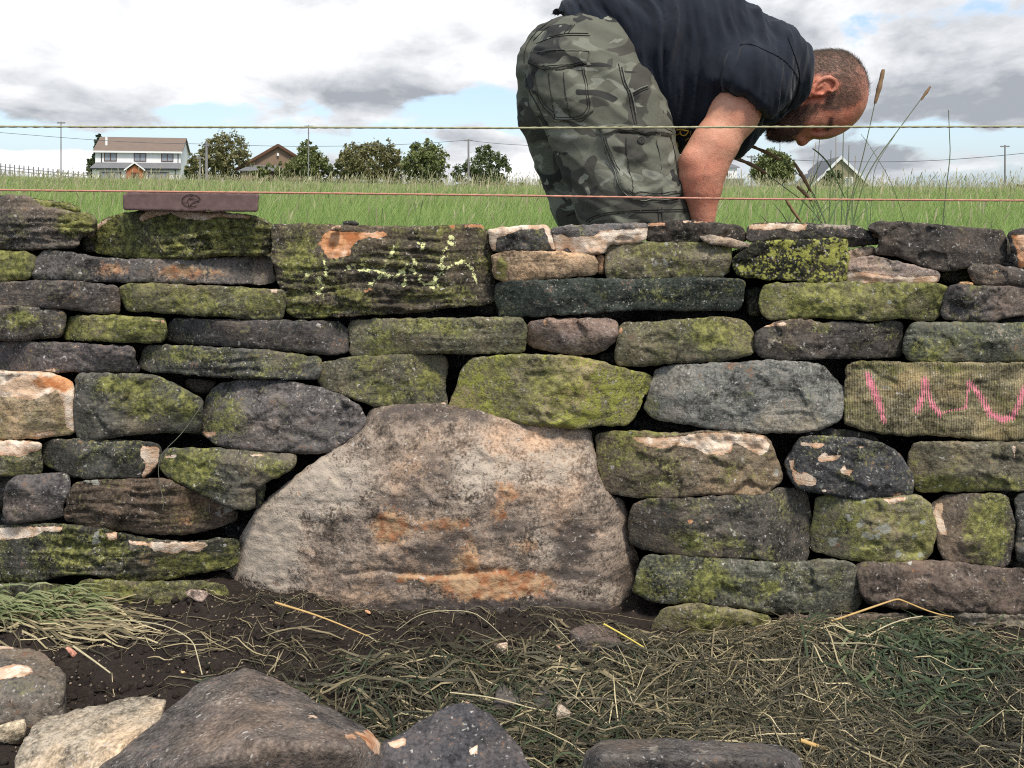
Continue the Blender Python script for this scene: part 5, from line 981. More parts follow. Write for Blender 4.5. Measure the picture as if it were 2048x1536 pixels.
def bungalow():
    D = 98; c = P(556, 385, D); zb = 1.2; e = empty('house', (c.x, D, zb), 'brown brick bungalow gable half hidden by bushes', 'house'); e.rotation_euler = (0, 0, math.radians(16))
    hw = 4.4; k = 16.4; zr = CH+(385-290)/F*D-zb; ze = zr-hw*.62
    part_prism('gable_wall', [([(-hw, 0), (hw, 0), (hw, ze), (0, zr-.1), (-hw, ze)], 0, 9)], M_bbrick, e)
    slab('roof', [(-hw-.5, -.35, ze-.3), (0, -.35, zr), (0, 9.3, zr), (-hw-.5, 9.3, ze-.3)], .15, M_tile, e); slab('roof', [(hw+.5, -.35, ze-.3), (0, -.35, zr), (0, 9.3, zr), (hw+.5, 9.3, ze-.3)], -.15, M_tile, e)
    part_prism('bargeboard', [([(0, zr-.22), (-hw-.5, ze-.52), (-hw-.5, ze-.22), (0, zr+.12)], -.43, -.36), ([(0, zr-.22), (hw+.5, ze-.52), (hw+.5, ze-.22), (0, zr+.12)], -.43, -.36)], M_brown, e)
    part_prism('lean_to', [([(-4.2, 0), (.6, 0), (.6, 2.0), (-4.2, 2.0)], -3, -.003)], M_bbrick, e)
    slab('lean_to_roof', [(-4.5, -3.3, 2.02), (.9, -3.3, 2.02), (.1, -.36, 2.75), (-3.2, -.36, 2.75)], .1, M_slate, e)
    part('lamp', [box_np(-.12, .12, -.25, -.003, zr-1.35, zr-1.0)], M_white, e)
bungalow()
def white_building():
    D = 90; c = P(1450, 385, D); e = empty('house', (c.x, D, .4), 'small white building with slate roof and dark two-light window beside the forearm', 'house'); k = F/D
    zz = lambda py: CH+(385-py)/k-.4
    part_prism('wall', [([(-2.2, zz(357)), (1.35, zz(357)), (1.35, zz(336)), (-2.2, zz(336))], 0, 6)], M_render, e)
    slab('roof', [(-2.4, -.2, zz(335.5)), (1.6, -.2, zz(335.5)), (1.2, 3, zz(324)), (-2.4, 3, zz(324))], .08, M_slate, e)
    part_prism('lower_wall', [([(-2.4, 0), (1.9, 0), (1.9, zz(357)-.01), (-2.4, zz(357)-.01)], -.6, 6)], M_gstone, e)
    for x in (-.62, .12): window(e, x, zz(353), .55, zz(341)-zz(353), -.004, 1, M_white, M_dglass, .07)
white_building()
def stone_gable():
    D = 84; c = P(1682, 385, D); zb = .3; e = empty('house', (c.x, D, zb), 'olive stone house with white-edged steep gable at right', 'house'); e.rotation_euler = (0, 0, math.radians(-13))
    k = F/D; zr = CH+(385-314)/k-zb; hw = 2.95; ze = zr-hw*1.02; L = 17
    part_prism('gable_wall', [([(-hw, 0), (hw, 0), (hw, ze), (0, zr-.08), (-hw, ze)], 0, L)], M_olive, e)
    slab('roof', [(-hw-.2, -.1, ze-.2), (0, -.1, zr), (0, L, zr), (-hw-.2, L, ze-.2)], .1, M_slate, e); slab('roof', [(hw+.2, -.1, ze-.2), (0, -.1, zr), (0, L, zr), (hw+.2, L, ze-.2)], -.1, M_slate, e)
    part_prism('bargeboard', [([(0, zr-.22), (-hw-.25, ze-.5), (-hw-.25, ze-.16), (0, zr+.16)], -.22, -.11), ([(0, zr-.22), (hw+.25, ze-.5), (hw+.25, ze-.16), (0, zr+.16)], -.22, -.11)], M_white, e)
    window(e, .75, 1.05, .85, 1.0, -.004, 2, M_white, M_glassw, .12)
    part_prism('wing_wall', [([(-9.5, 0), (-hw-.01, 0), (-hw-.01, 1.5), (-9.5, .7)], 3, 12)], M_gstone, e)
    slab('wing_roof', [(-9.8, 2.7, .72), (-hw+.1, 2.7, 2.55), (-hw+.1, 12, 2.55), (-9.8, 12, .72)], .1, M_slate, e)
    part_prism('wing_bargeboard', [([(-9.8, .62), (-hw+.0, 2.5), (-hw+.0, 2.72), (-9.8, .86)], 2.58, 2.69)], M_white, e)
stone_gable()
# ---- trees
m_leaf, N = new_mat('tree_leaf'); v = N.attr('hue'); oi = N.add('ShaderNodeObjectInfo').outputs['Color']
c = N.mix(v, N.mix(1.0, oi, (1.3, 1.45, 1.1), 'MULTIPLY'), N.mix(1.0, oi, (3.2, 3.1, 2.5), 'MULTIPLY'))
bs = N.add('ShaderNodeBsdfPrincipled'); N.set(bs, 'Base Color', c); bs.inputs['Roughness'].default_value = .7; tr = N.add('ShaderNodeBsdfTranslucent', Color=c); mx = N.add('ShaderNodeMixShader', i0=.2); N.l.new(bs.outputs[0], mx.inputs[1]); N.l.new(tr.outputs[0], mx.inputs[2]); o = N.add('ShaderNodeOutputMaterial'); N.l.new(mx.outputs[0], o.inputs[0])
m_bark = plain('bark', (.09, .07, .05), .9, var=.4, scale=3)
def leaf_crown(lobes, nclump, nleaf, size, seed, D):
    """lobes: (cx,cz,rx,rz,ry) metres; clumps of small leaf faces through each lobe"""
    r_ = np.random.default_rng(seed); V, hue = [], []
    wts = np.array([l[2]*l[3] for l in lobes]); wts = wts/wts.sum()
    for l, w in zip(lobes, wts):
        n = max(8, int(nclump*1.5*w)); d = r_.normal(size=(n, 3)); d /= np.linalg.norm(d, axis=1)[:, None]; rad = r_.uniform(.35, 1.0, n)**.5*(1+.16*fbm(d*2.2+seed, 3))
        cc = d*rad[:, None]*[l[2], l[4], l[3]]+[l[0], 0, l[1]]; cs = .16*min(l[2], l[3])*r_.uniform(.7, 1.5, n)
        for c_, s_ in zip(cc, cs):
            m_ = nleaf; q = r_.normal(0, .55, (m_, 3))*s_+c_; a_ = r_.normal(size=(m_, 3)); a_ /= np.linalg.norm(a_, axis=1)[:, None]; b_ = np.cross(a_, r_.normal(size=(m_, 3))); b_ /= np.linalg.norm(b_, axis=1)[:, None]
            sz = size*r_.uniform(.5, 1.2, (m_, 1)); V.append(np.stack([q-a_*sz, q+b_*sz*.6, q+a_*sz, q-b_*sz*.6], 1)); hue.append(np.clip(r_.normal(.45, .2, m_)+r_.normal(0, .15), 0, 1))
    V = np.vstack(V).reshape(-1, 3); Q = np.arange(len(V)).reshape(-1, 4); me = mesh_np('crown', V, Q, False); fattr(me, 'hue', np.repeat(np.concatenate(hue), 4)); return me
def tree(name, lobes_px, D, col, label, seed, trunk=None, nclump=240, nleaf=16, cat='tree', group='trees beyond the field'):
    k = F/D; x0 = lobes_px[0][0]; base = zfield([0], [D])[0]-.2; c = P(x0, 385, D); e = empty(name, (c.x, D, base), label, cat, group)
    lb = [((px-x0)/k, CH+(385-py)/k-base, rx*1.1/k, rz*1.08/k, rx/k*.9) for px, py, rx, rz in lobes_px]
    if name != 'conifer' and 'bare stem' not in label: lb += [(l_[0], (l_[1]-l_[3])*.5, l_[2]*.85, (l_[1]-l_[3])*.5+.5, l_[4]*.8) for l_ in lb[:5] if l_[1]-l_[3] > .3]
    o = link('crown', leaf_crown(lb, nclump, 24, .18*D/95, seed, D), m_leaf, parent=e); o.color = (*col, 1)
    zt = lb[0][1]; r0 = max(.12, lb[0][3]*.07); pcs = [tube_mesh('t', [(0, 0, -.5), (.05, 0, zt*.35), (0, .05, zt*.7), (.05, 0, zt)], [r0, r0*.8, r0*.55, r0*.25], 7)]
    for j in range(5): a_ = j*1.3+seed; pcs.append(tube_mesh('l', [(0, 0, zt*(.4+.08*j)), (math.cos(a_)*lb[0][2]*.3, math.sin(a_)*.4, zt*(.65+.07*j)), (math.cos(a_)*lb[0][2]*.6, math.sin(a_)*.8, zt*(.85+.08*j))], [r0*.4, r0*.28, r0*.1], 5))
    part('trunk', pcs, m_bark, e)
DG = (.050, .062, .030); MG = (.075, .085, .036); BG = (.088, .082, .042); LG = (.095, .115, .05)
tree('conifer', [(196,318,10,40),(196,290,6,22),(192,335,13,22)], 108, (.022, .035, .024), 'dark narrow conifer against the white house’s left gable', 1, nclump=170)
tree('bush', [(184,336,9,18)], 104, DG, 'round mid-green bush left of the dark conifer', 2, nclump=60, cat='bush')
tree('tree', [(452,306,44,38),(420,322,36,28),(478,325,24,26),(440,288,24,20),(395,335,22,20)], 96, BG, 'tall broad olive tree between the white house and the bungalow', 3, nclump=360)
tree('bush', [(383,338,12,18),(375,345,8,12)], 99, DG, 'dark bush touching the right end of the white house', 4, nclump=80, cat='bush')
tree('bush', [(548,342,36,14),(520,345,18,10),(575,340,22,14)], 93, MG, 'low rounded bushes under the bungalow gable', 5, nclump=150, cat='bush')
tree('tree', [(617,332,36,26),(617,308,22,24),(616,294,9,12)], 94, MG, 'cone-shaped green tree right of the bungalow', 6, nclump=260)
tree('hedge', [(665,338,28,19),(645,343,18,13),(690,336,18,16)], 95, DG, 'dark hedge gap-filler between cone-shaped and wide trees', 7, nclump=90, cat='hedge')
tree('tree', [(738,326,60,34),(700,330,30,30),(765,310,34,25),(715,306,26,20),(790,335,22,22)], 92, BG, 'widest tree, a dark rounded mass left of centre', 8, nclump=420)
tree('tree', [(852,328,42,33),(848,300,26,20),(868,315,26,24),(825,330,22,22)], 90, MG, 'domed tree just right of the widest one', 9, nclump=320)
tree('tree', [(972,332,36,32),(968,302,14,14),(930,350,26,20),(998,335,20,26)], 86, DG, 'ragged dark tree beside the utility pole left of the man', 10, nclump=260)
tree('bush', [(1092,362,12,12)], 88, DG, 'small bush seen just behind the man’s far leg', 11, nclump=50, cat='bush')
tree('tree', [(1548,338,37,33),(1545,318,24,17),(1560,345,28,24),(1530,345,24,22)], 78, MG, 'round tree with bare stem under the man’s chin', 12, nclump=300)
tree('bush', [(1668,358,18,17),(1655,364,10,10)], 78, DG, 'bush in front of the stone house’s gable', 13, nclump=90, cat='bush')
tree('bush', [(1040,372,20,8),(1010,370,14,8),(1000,368,16,10)], 92, LG, 'distant low scrub on the skyline behind the man’s legs', 14, nclump=50, cat='bush')
tree('bush', [(2035,378,24,8)], 92, MG, 'low hedge lump on the skyline at the right edge', 15, nclump=50, cat='bush')
# ---- poles, wires, fence
m_pole = plain('pole_wood', (.24, .23, .235), .9, var=.3, scale=2); m_wire = plain('wire', (.10, .11, .13), .6)
PL = 'utility poles along the far edge of the field'
for px, y0, y1, D, r, lb in ((122,243,352,92,.10,'leftmost slim pole with short crossbar, standing over the fence'),(413,283,362,88,.22,'stout timber pole right of the white house'),(400,313,362,92,.14,'short pole beside the stout timber pole'),(617,250,362,86,.10,'slim pole rising out of the cone-shaped tree'),
                          (937,278,374,84,.16,'pole carrying the wires left of the man'),(1503,311,378,84,.17,'grey pole left of the round tree'),(1560,255,378,88,.07,'thin pole behind the man’s nose'),(2010,290,384,84,.12,'slim pole near the right edge')):
    t_ = P(px, y0, D); b_ = P(px, y1, D); e = empty('utility_pole', b_, lb, 'utility pole', PL); V, Q = tube_mesh('p', [(0, 0, -1.5), (0, 0, (t_-b_).z*.5), (0, 0, (t_-b_).z)], [r*.75, r*.65, r*.55], 8)
    link('pole', mesh_np('pole', V, Q), m_pole, parent=e); h = (t_-b_).z
    part('crossarm', [box_np(-.45, .45, -.06, .06, h-.22, h-.08)], m_pole, e) if r < .2 else part('bracket', [box_np(-.3, .3, -.1, .1, h-.5, h-.38)], m_pole, e)
def wire(pts, D, label, r=.024):
    q = resample(chaikin_open(np.array(pts, float), 3), 14, False); c = np.array([tuple(P(a, b, D)) for a, b in q]); V, Q = tube_mesh('w', c, r, 4); tag(link('overhead_wire', mesh_np('overhead_wire', V, Q), m_wire), label, 'overhead wire', 'overhead wires')
wire([(-60,260),(60,270),(200,281),(300,286),(413,288),(530,292),(617,293),(760,291),(860,286),(937,280)], 85, 'overhead wire crossing above the white house and the trees')
wire([(937,281),(1000,288),(1100,293),(1300,296),(1420,300),(1503,314)], 84.5, 'overhead wire from the central pole towards the man')
wire([(1503,314),(1600,321),(1700,324),(1850,323),(2010,311),(2100,300)], 84.5, 'overhead wire sagging between the poles at right', .03)
def fence():
    a_, b_ = P(-60, 326, 78), P(178, 351, 70); e = empty('fence', a_, 'distant post and rail fence along the left skyline', 'fence'); dv = b_-a_; n = 26
    for i in range(n):
        p_ = dv*(i/(n-1)); part('post', [box_np(p_.x-.035, p_.x+.035, p_.y-.035, p_.y+.035, p_.z-1.2, p_.z+.28)], m_pole, e)
    for z in (-.02, -.3):
        V, Q = tube_mesh('r', [(0, 0, z), tuple(dv*.5+Vector((0, 0, z))), tuple(dv+Vector((0, 0, z)))], .035, 4); link('rail', mesh_np('rail', V, Q), m_pole, parent=e)
fence()
for px, py, lb in ((619,358,'cream marker post in front of the cone-shaped tree'),(946,371,'cream marker post below the pole left of the man'),(1557,375,'cream marker post under the round tree')):
    c = P(px, py, 55); e = empty('marker_post', (c.x, 55, c.z), lb, 'marker post', 'marker posts in the meadow'); part('plate', [box_np(-.11, .11, -.02, .02, -.1, .14)], plain('cream_plate', (.7, .68, .5)), e); part('stake', [box_np(-.025, .025, .021, .06, -1.0, .1)], m_pole, e)
# ------------------------------------------------------------------ the man
from mathutils.bvhtree import BVHTree
class Cone:
    """round cone between two points; ys squeezes it along the view-depth axis"""
    def __init__(s, a, b, ra, rb, ys=1.0, k=0.01, op='u'): s.a = np.array(a, float); s.b = np.array(b, float); s.ra, s.rb, s.ys, s.k, s.op = ra, rb, ys, k, op
    def d(s, p):
        ab = s.b-s.a; t = np.clip(((p-s.a)@ab)/max(ab@ab, 1e-9), 0, 1); q = p-(s.a+t[:, None]*ab); q = q/[1, s.ys, 1]
        return (np.sqrt((q*q).sum(1))-(s.ra+(s.rb-s.ra)*t))*min(1, s.ys)
class Ell:
    def __init__(s, c, r, k=0.01, op='u', rot=0.0): s.c = np.array(c, float); s.r = np.array(r, float); s.k, s.op = k, op; s.cs, s.sn = math.cos(rot), math.sin(rot)
    def d(s, p):
        q = p-s.c; q = np.c_[q[:, 0]*s.cs+q[:, 2]*s.sn, q[:, 1], -q[:, 0]*s.sn+q[:, 2]*s.cs]; k0 = np.sqrt(((q/s.r)**2).sum(1)); k1 = np.sqrt(((q/s.r**2)**2).sum(1))
        return k0*(k0-1)/np.maximum(k1, 1e-9)
class Group:
    """several solids cut by one clip, joined to the rest as one piece"""
    def __init__(s, prims, post, k): s.prims, s.post, s.k, s.op = prims, post, k, 'u'
    def d(s, p): return field(s.prims, p, s.post)
def smin(a, b, k): h = np.clip(.5+.5*(b-a)/k, 0, 1); return b*(1-h)+a*h-k*h*(1-h)
def field(prims, p, post=None):
    d = np.full(len(p), 1.0)
    for q in prims: d = smin(d, q.d(p), q.k) if q.op == 'u' else -smin(-d, q.d(p), q.k)
    return post(p, d) if post else d
def surface_net(prims, h, post=None, pad=.02):
    pts = []
    for q in [w for q_ in prims for w in (q_.prims if isinstance(q_, Group) else [q_])]:
        if q.op == 'u':
            if isinstance(q, Cone): pts += [q.a-q.ra, q.a+q.ra, q.b-q.rb, q.b+q.rb]
            else: pts += [q.c-q.r.max(), q.c+q.r.max()]
    pts = np.array(pts); lo = pts.min(0)-pad; hi = pts.max(0)+pad; nb = 20; n = np.ceil((hi-lo)/h).astype(int); nblk = -(-n//nb)
    B = np.stack(np.meshgrid(*[np.arange(c) for c in nblk], indexing='ij'), -1).reshape(-1, 3); cen = lo+(B+.5)*nb*h; rad = nb*h*.5*1.75
    dc = field([q for q in prims if q.op == 'u'], cen); keep = dc < rad+.03; big = 100000; cells, cpos, edges = [], [], []
    g1 = np.stack(np.meshgrid(*[np.arange(nb+1)]*3, indexing='ij'), -1).reshape(-1, 3)
    for b_, c_ in zip(B[keep], cen[keep]):
        c1 = c_[None]; pr = [q for q in prims if abs(q.d(c1)[0]) < rad*1.6+q.k+.03 or q.d(c1)[0] < 0]
        if not pr: continue
        gi = g1+b_*nb; d = field(pr, lo+gi*h, post).reshape(nb+1, nb+1, nb+1); s = d < 0
        if s.all() or not s.any(): continue
        acc = np.zeros((nb, nb, nb, 3)); cnt = np.zeros((nb, nb, nb))
        for ax in range(3):
            sl0 = [slice(None)]*3; sl1 = [slice(None)]*3; sl0[ax] = slice(0, nb); sl1[ax] = slice(1, nb+1); d0, d1 = d[tuple(sl0)], d[tuple(sl1)]; ch = (d0 < 0) != (d1 < 0)
            t = np.where(ch, d0/np.where(ch, d0-d1, 1), 0); idx = np.argwhere(ch)
            if not len(idx): continue
            pos = idx.astype(float); pos[:, ax] += t[ch]; sg = (d0 < 0)[ch]
            o1, o2 = [a for a in range(3) if a != ax]
            for s1 in (0, -1):
                for s2 in (0, -1):
                    c2 = idx.copy(); c2[:, o1] += s1; c2[:, o2] += s2; ok = ((c2 >= 0) & (c2 < nb)).all(1); c3 = tuple(c2[ok].T); np.add.at(acc, c3, pos[ok]); np.add.at(cnt, c3, 1)
            edges.append(np.c_[idx+b_*nb, np.full(len(idx), ax), sg])
        m = cnt > 0; ci = np.argwhere(m)+b_*nb; cells.append(ci); cpos.append(lo+(acc[m]/cnt[m][:, None]+b_*nb)*h)
    cells = np.vstack(cells); cpos = np.vstack(cpos); key = lambda c: (c[:, 0]*4096+c[:, 1])*4096+c[:, 2]
    kc = key(cells); ku, ix = np.unique(kc, return_index=True); V = cpos[ix]
    E = np.unique(np.vstack(edges), axis=0); quads = []
    for ax in range(3):
        e = E[E[:, 3] == ax]; o1, o2 = [(1, 2), (2, 0), (0, 1)][ax]; q = []
        for s1, s2 in ((0, 0), (-1, 0), (-1, -1), (0, -1)): c = e[:, :3].copy(); c[:, o1] += s1; c[:, o2] += s2; q.append(key(c))
        q = np.stack(q, 1); f = np.searchsorted(ku, q).clip(0, len(ku)-1); ok = (ku[f] == q).all(1); f = f[ok]; sg = e[ok, 4].astype(bool)
        quads.append(np.where(sg[:, None], f, f[:, ::-1]))
    return V, np.vstack(quads)
def relax(V, Q, it=1, lam=.5):
    n = len(V)
    for _ in range(it):
        a = np.zeros_like(V); c = np.zeros(n)
        for i in range(4):
            j = Q[:, (i+1) % 4]; np.add.at(a, Q[:, i], V[j]); np.add.at(c, Q[:, i], 1)
        V = V*(1-lam)+lam*a/np.maximum(c, 1)[:, None]
    return V
def normals(V, Q):
    n = np.cross(V[Q[:, 2]]-V[Q[:, 0]], V[Q[:, 3]]-V[Q[:, 1]]); N_ = np.zeros_like(V)
    for i in range(4): np.add.at(N_, Q[:, i], n)
    return N_/np.maximum(np.linalg.norm(N_, axis=1), 1e-12)[:, None]
def px_of(V): return np.stack([HX+F*V[:, 0]/V[:, 1], HY-F*(V[:, 2]-CH)/V[:, 1]], 1)
def C(p0, p1, r0, r1, D0, D1=None, **kw):
    D1 = D1 or D0; return Cone(P(*p0, D0), P(*p1, D1), r0*D0/F, r1*D1/F, **kw)
def chain(pts, **kw):
    return [C(a[:2], b[:2], a[2], b[2], a[3], b[3], **kw) for a, b in zip(pts[:-1], pts[1:])]
DN, DF, DC, DH = 1.95, 2.30, 2.06, 2.03          # near side, far side, centre, head
root = empty('person', P(1190, 385, DC)-Vector((0, 0, CH+(0)-0.14)), 'balding bearded man bending over behind the wall in dark T-shirt and camouflage shorts', 'person')
RL = np.array(root.location)
# --- head, neck, arms, trunk core and legs: one skin surface
hw = .076
hd = [Ell(P(1650,187,DH), (.098, hw, .104), k=.01), Ell(P(1672,180,DH), (.068, .070, .092), k=.03), Ell(P(1640,232,DH), (.062, .060, .052), k=.03),
      C((1640,215),(1578,252),44,26,DH,ys=1.12,k=.03), C((1582,252),(1556,262),21,17,DH,ys=1.5,k=.02), C((1618,215),(1575,246),30,22,DH-.035,DH-.02,k=.02), C((1618,215),(1575,246),30,22,DH+.035,DH+.02,k=.02),
      C((1668,262),(1640,266),9,9,DH-.028,k=.014), C((1668,262),(1640,266),9,9,DH+.028,k=.014), C((1655,265),(1640,268),8,7,DH,k=.015),
      C((1632,264),(1606,281),6,8.5,DH,k=.007), C((1606,281),(1603,283),9.5,9.5,DH,k=.006), C((1600,278),(1597,276),7,6,DH-.013,k=.006), C((1600,278),(1597,276),7,6,DH+.013,k=.006), C((1610,262),(1592,262),16,12,DH,ys=1.5,k=.014),
      C((1586,271),(1580,268),8.5,8,DH,ys=2.6,k=.006), C((1573,270),(1570,268),7,7,DH,ys=2.2,k=.004), C((1558,270),(1545,268),9,10,DH,ys=1.6,k=.01),
      Ell(P(1620,240,DH-.047), (.024,.016,.018), k=.02), Ell(P(1620,240,DH+.047), (.024,.016,.018), k=.02)]
for s_ in (-1, 1):
    y_ = DH+s_*.036
    hd += [Ell(P(1637,258,DH+s_*.040), (.016,.015,.011), k=.010, op='s'), Ell(P(1638,253,DH+s_*.033), (.0135,.0135,.0125), k=.003), C((1648,252),(1646,243),3.2,2.6,DH+s_*.048,DH+s_*.058,k=.008)]
# near and far ear
for s_ in (-1, 1):
    ye = DH+s_*(hw+.002); yo = ye+s_*.012
    hd += [Ell(P(1642,177,ye+s_*.002), (.030,.010,.018), k=.006, rot=math.radians(28))]
    rim = [(1624,186),(1627,174),(1636,163),(1648,156),(1660,155),(1670,161),(1674,169),(1671,178),(1663,184)]
    hd += [C(a, b, 4.4, 4.4, yo, yo, k=.003) for a, b in zip(rim[:-1], rim[1:])]
    hd += [C((1624,186),(1618,192),5,5.5,yo-s_*.002,yo-s_*.004,k=.004), Ell(P(1642,181,yo+s_*.006), (.015,.012,.010), k=.003, op='s', rot=math.radians(28)), Ell(P(1653,171,yo+s_*.008), (.013,.010,.008), k=.003, op='s', rot=math.radians(20)),
           C((1634,178),(1650,166),2.2,2.2,yo-s_*.002,yo-s_*.002,k=.003), C((1641,190),(1646,188),3.2,2.6,yo-s_*.002,yo-s_*.002,k=.003)]
neck = [C((1618,172),(1530,160),56,66,DH,DC,k=.03,ys=.95), C((1600,150),(1560,140),34,44,DH,k=.03)]
def arm(D, far=False):
    o = D; return chain([(1508,158,40,o+.06),(1470,225,46,o),(1428,290,43,o-.01),(1408,332,39,o-.01)], k=.02, ys=.95)+chain([(1404,322,40,o-.01),(1402,352,40,o-.01),(1404,385,32,o-.01),(1406,425,20.5,o-.01),(1408,470,18,o-.01)], k=.022, ys=.92)+\
        [Ell(P(1385,318,o-.03), (.022,.02,.02), k=.02), C((1372,325),(1374,350),12,12,o,k=.02), C((1430,300),(1432,330),14,14,o-.02,k=.03)]
def hand(D):
    o = D-.01; pr = [C((1409,475),(1412,530),19,25,o,k=.012,ys=.55)]
    for i, (dx, L) in enumerate(((-19, 50), (-6, 58), (7, 55), (19, 42))):
        x = 1412+dx; pr += chain([(x, 530, 8.2, o), (x+2, 530+L*.5, 7.6, o-.008), (x+1, 530+L*.8, 7, o+.012), (x, 530+L, 6, o+.03)], k=.002)
    pr += chain([(1396,492,10,o), (1380,520,9,o-.012), (1376,548,7.5,o-.012)], k=.006); return pr
core = chain([(1200,115,55,DC),(1320,110,95,DC),(1440,135,100,DC),(1520,150,72,DC)], k=.05, ys=.7)
legs = []
for D, x0, x1 in ((DN, 1215, 1235), (DF, 1160, 1200)):
    legs += chain([(1180,160,55,D),(x0,330,48,D),(x1,470,42,D)], k=.03); a_ = P(x1, 470, D); kz = CH-(470-HY)/F*D
    an = Vector((a_.x-.03, D, .24)); legs += [Cone(a_, (a_.x-.03, D+.0, .42), 42*D/F, .054, k=.02), Cone((a_.x-.03, D, .42), an, .056, .038, k=.02), Cone(an, (a_.x-.02, D, .19), .038, .045, k=.02), Cone((a_.x-.03, D, .19), (a_.x+.14, D, .18), .042, .034, k=.02)]
prims = hd+neck+arm(DN-.07)+arm(DF+.04)+hand(DN-.07)+hand(DF+.04)+core+legs
V, Q = surface_net(prims, .0034); V = relax(V, Q, 1, .4)
PX = px_of(V); Nn = normals(V, Q)
hm = (V[:, 0] > P(1585, 0, DH).x-.06) & (PX[:, 1] < 300)
# skin relief: elbow creases, pores
V += Nn*(fbm(V*60, 3)*.0005)[:, None]
def polymask(PX, poly, soft): poly = np.array(poly, float); d = seg_dist(PX, poly, np.roll(poly, -1, 0)); return np.clip(.5+np.where(inside(PX, poly), d, -d)/soft, 0, 1)
HAIR = [(1600,108),(1606,128),(1616,146),(1632,150),(1645,148),(1664,150),(1680,164),(1676,180),(1662,190),(1650,206),(1648,217),(1672,222),(1695,216),(1712,208),(1726,200),(1745,170),(1735,130),(1700,100),(1650,92)]
BEARD = [(1585,204),(1598,207),(1614,210),(1630,209),(1650,203),(1652,214),(1640,222),(1628,228),(1617,238),(1610,250),(1603,258),(1596,266),(1590,276),(1588,292),(1510,292),(1515,240),(1545,212)]
selh = hm & (PX[:, 0] > 1500)
hair = np.zeros(len(V)); beard = np.zeros(len(V)); PXm = PX+np.stack([fbm(V*55, 3), fbm(V*55+9, 3)], 1)*5
hair[selh] = polymask(PXm[selh], HAIR, 12)*np.clip(1.2-np.clip((PX[selh, 0]-1700)/35, 0, 1)*.75, .28, 1); beard[selh] = polymask(PXm[selh], BEARD, 9)
brow = np.zeros(len(V)); brow[selh] = polymask(PX[selh], [(1655,262),(1664,256),(1666,236),(1660,234),(1655,248),(1650,262)], 4)
red = .5*np.exp(-(((PX[:, 0]-1640)/45)**2+((PX[:, 1]-185)/25)**2))+.6*hm+.5*np.exp(-(((PX[:, 0]-1400)/45)**2+((PX[:, 1]-360)/60)**2))+.35*smooth01((PX[:, 1]-300)/120)
m_skin, N = new_mat('skin'); tc = N.add('ShaderNodeTexCoord').outputs['Object']
a = N.noise(tc, 16, 5, .6); b = N.noise(tc, 110, 5, .65); f = N.noise(tc, 420, 4)
c = N.mix(N.math('ADD', N.math('ADD', N.math('MULTIPLY', N.attr('red'), .8), .12), N.math('MULTIPLY', N.math('SUBTRACT', a, .5), 1.6)), (.62, .31, .20), (.53, .165, .10))
c = N.mix(N.ramp(b, .5, .72, 0, .35), c, (.36, .13, .085))
hn = N.noise(N.vmap(tc, (90, 90, 300), rot=(0, .5, 0)), 1.0, 5, .65)
c = N.mix(N.math('MULTIPLY', N.math('MULTIPLY', N.attr('hair'), 1.0), N.ramp(hn, .25, .62, .97, .6)), c, N.mix(hn, (.035, .026, .02), (.13, .10, .08)))
c = N.mix(N.math('MULTIPLY', N.attr('beard'), N.ramp(f, .3, .65, .95, .6)), c, (.045, .026, .018))
finish(N, c, .5, N.math('ADD', N.math('MULTIPLY', b, .9), f), .5, .002, .35, Subsurface_Weight=.06, Subsurface_Radius=(.01, .004, .002))
body = link('body', mesh_np('body', V-RL, Q), m_skin, parent=root)
for k_, v_ in (('hair', hair), ('beard', np.maximum(beard, brow)), ('red', red)): fattr(body.data, k_, v_)
m_hair = plain('hair_strand', (.10, .078, .058), .5, var=.6, scale=300); m_beard = plain('beard_strand', (.055, .030, .020), .6, var=.5, scale=300)
def strands_on(name, mask, n, L, flow, mat, seed, w=.00022, lift=.35):
    r_ = np.random.default_rng(seed); pr = mask/mask.sum(); i = r_.choice(len(V), n, p=pr); p0 = V[i]+r_.normal(0, .0012, (n, 3)); nn = Nn[i]
    fl = flow(p0); fl = fl-nn*(fl*nn).sum(1)[:, None]; fl /= np.maximum(np.linalg.norm(fl, axis=1), 1e-6)[:, None]; fl += r_.normal(0, .28, (n, 3)); LL = r_.uniform(.6, 1.2, n)[:, None]*L
    p1 = p0+(fl*.7+nn*lift)*LL*.5; p2 = p0+(fl+nn*lift*.8)*LL; Cc = np.stack([p0-nn*.001, p1, p2], 1)-RL; sd_ = np.cross(fl, np.array([0, 1., 0])); sd_ /= np.maximum(np.linalg.norm(sd_, axis=1), 1e-6)[:, None]
    W_ = np.full((n, 1), w)*np.array([[1, .9, .2]]); o = ribbons(name, Cc, W_, sd_, {}, mat); o.parent = root; return o
hc = np.array(P(1690, 160, DH))
strands_on('hair', hair*(PX[:, 0] < 1700)*1.0+hair*(PX[:, 0] >= 1700)*.7, 12000, .011, lambda p: np.array([-.75, 0, .45])+0*p, m_hair, 41, lift=.3)
strands_on('beard', beard, 7000, .010, lambda p: np.array([-.65, 0, -.6])+0*p, m_beard, 42, lift=.5)
strands_on('eyebrow', brow+1e-9, 260, .007, lambda p: np.array([.5, 0, .3])+0*p, m_beard, 43, lift=.3)
armm = np.exp(-(((PX[:, 0]-1405)/35)**2+((PX[:, 1]-375)/60)**2))*(V[:, 1] < 2.0)*(PX[:, 1] > 280); strands_on('arm_hair', armm+1e-12, 900, .011, lambda p: np.array([.25, 0, -.9])+0*p, m_hair, 44, w=.00011, lift=.25)
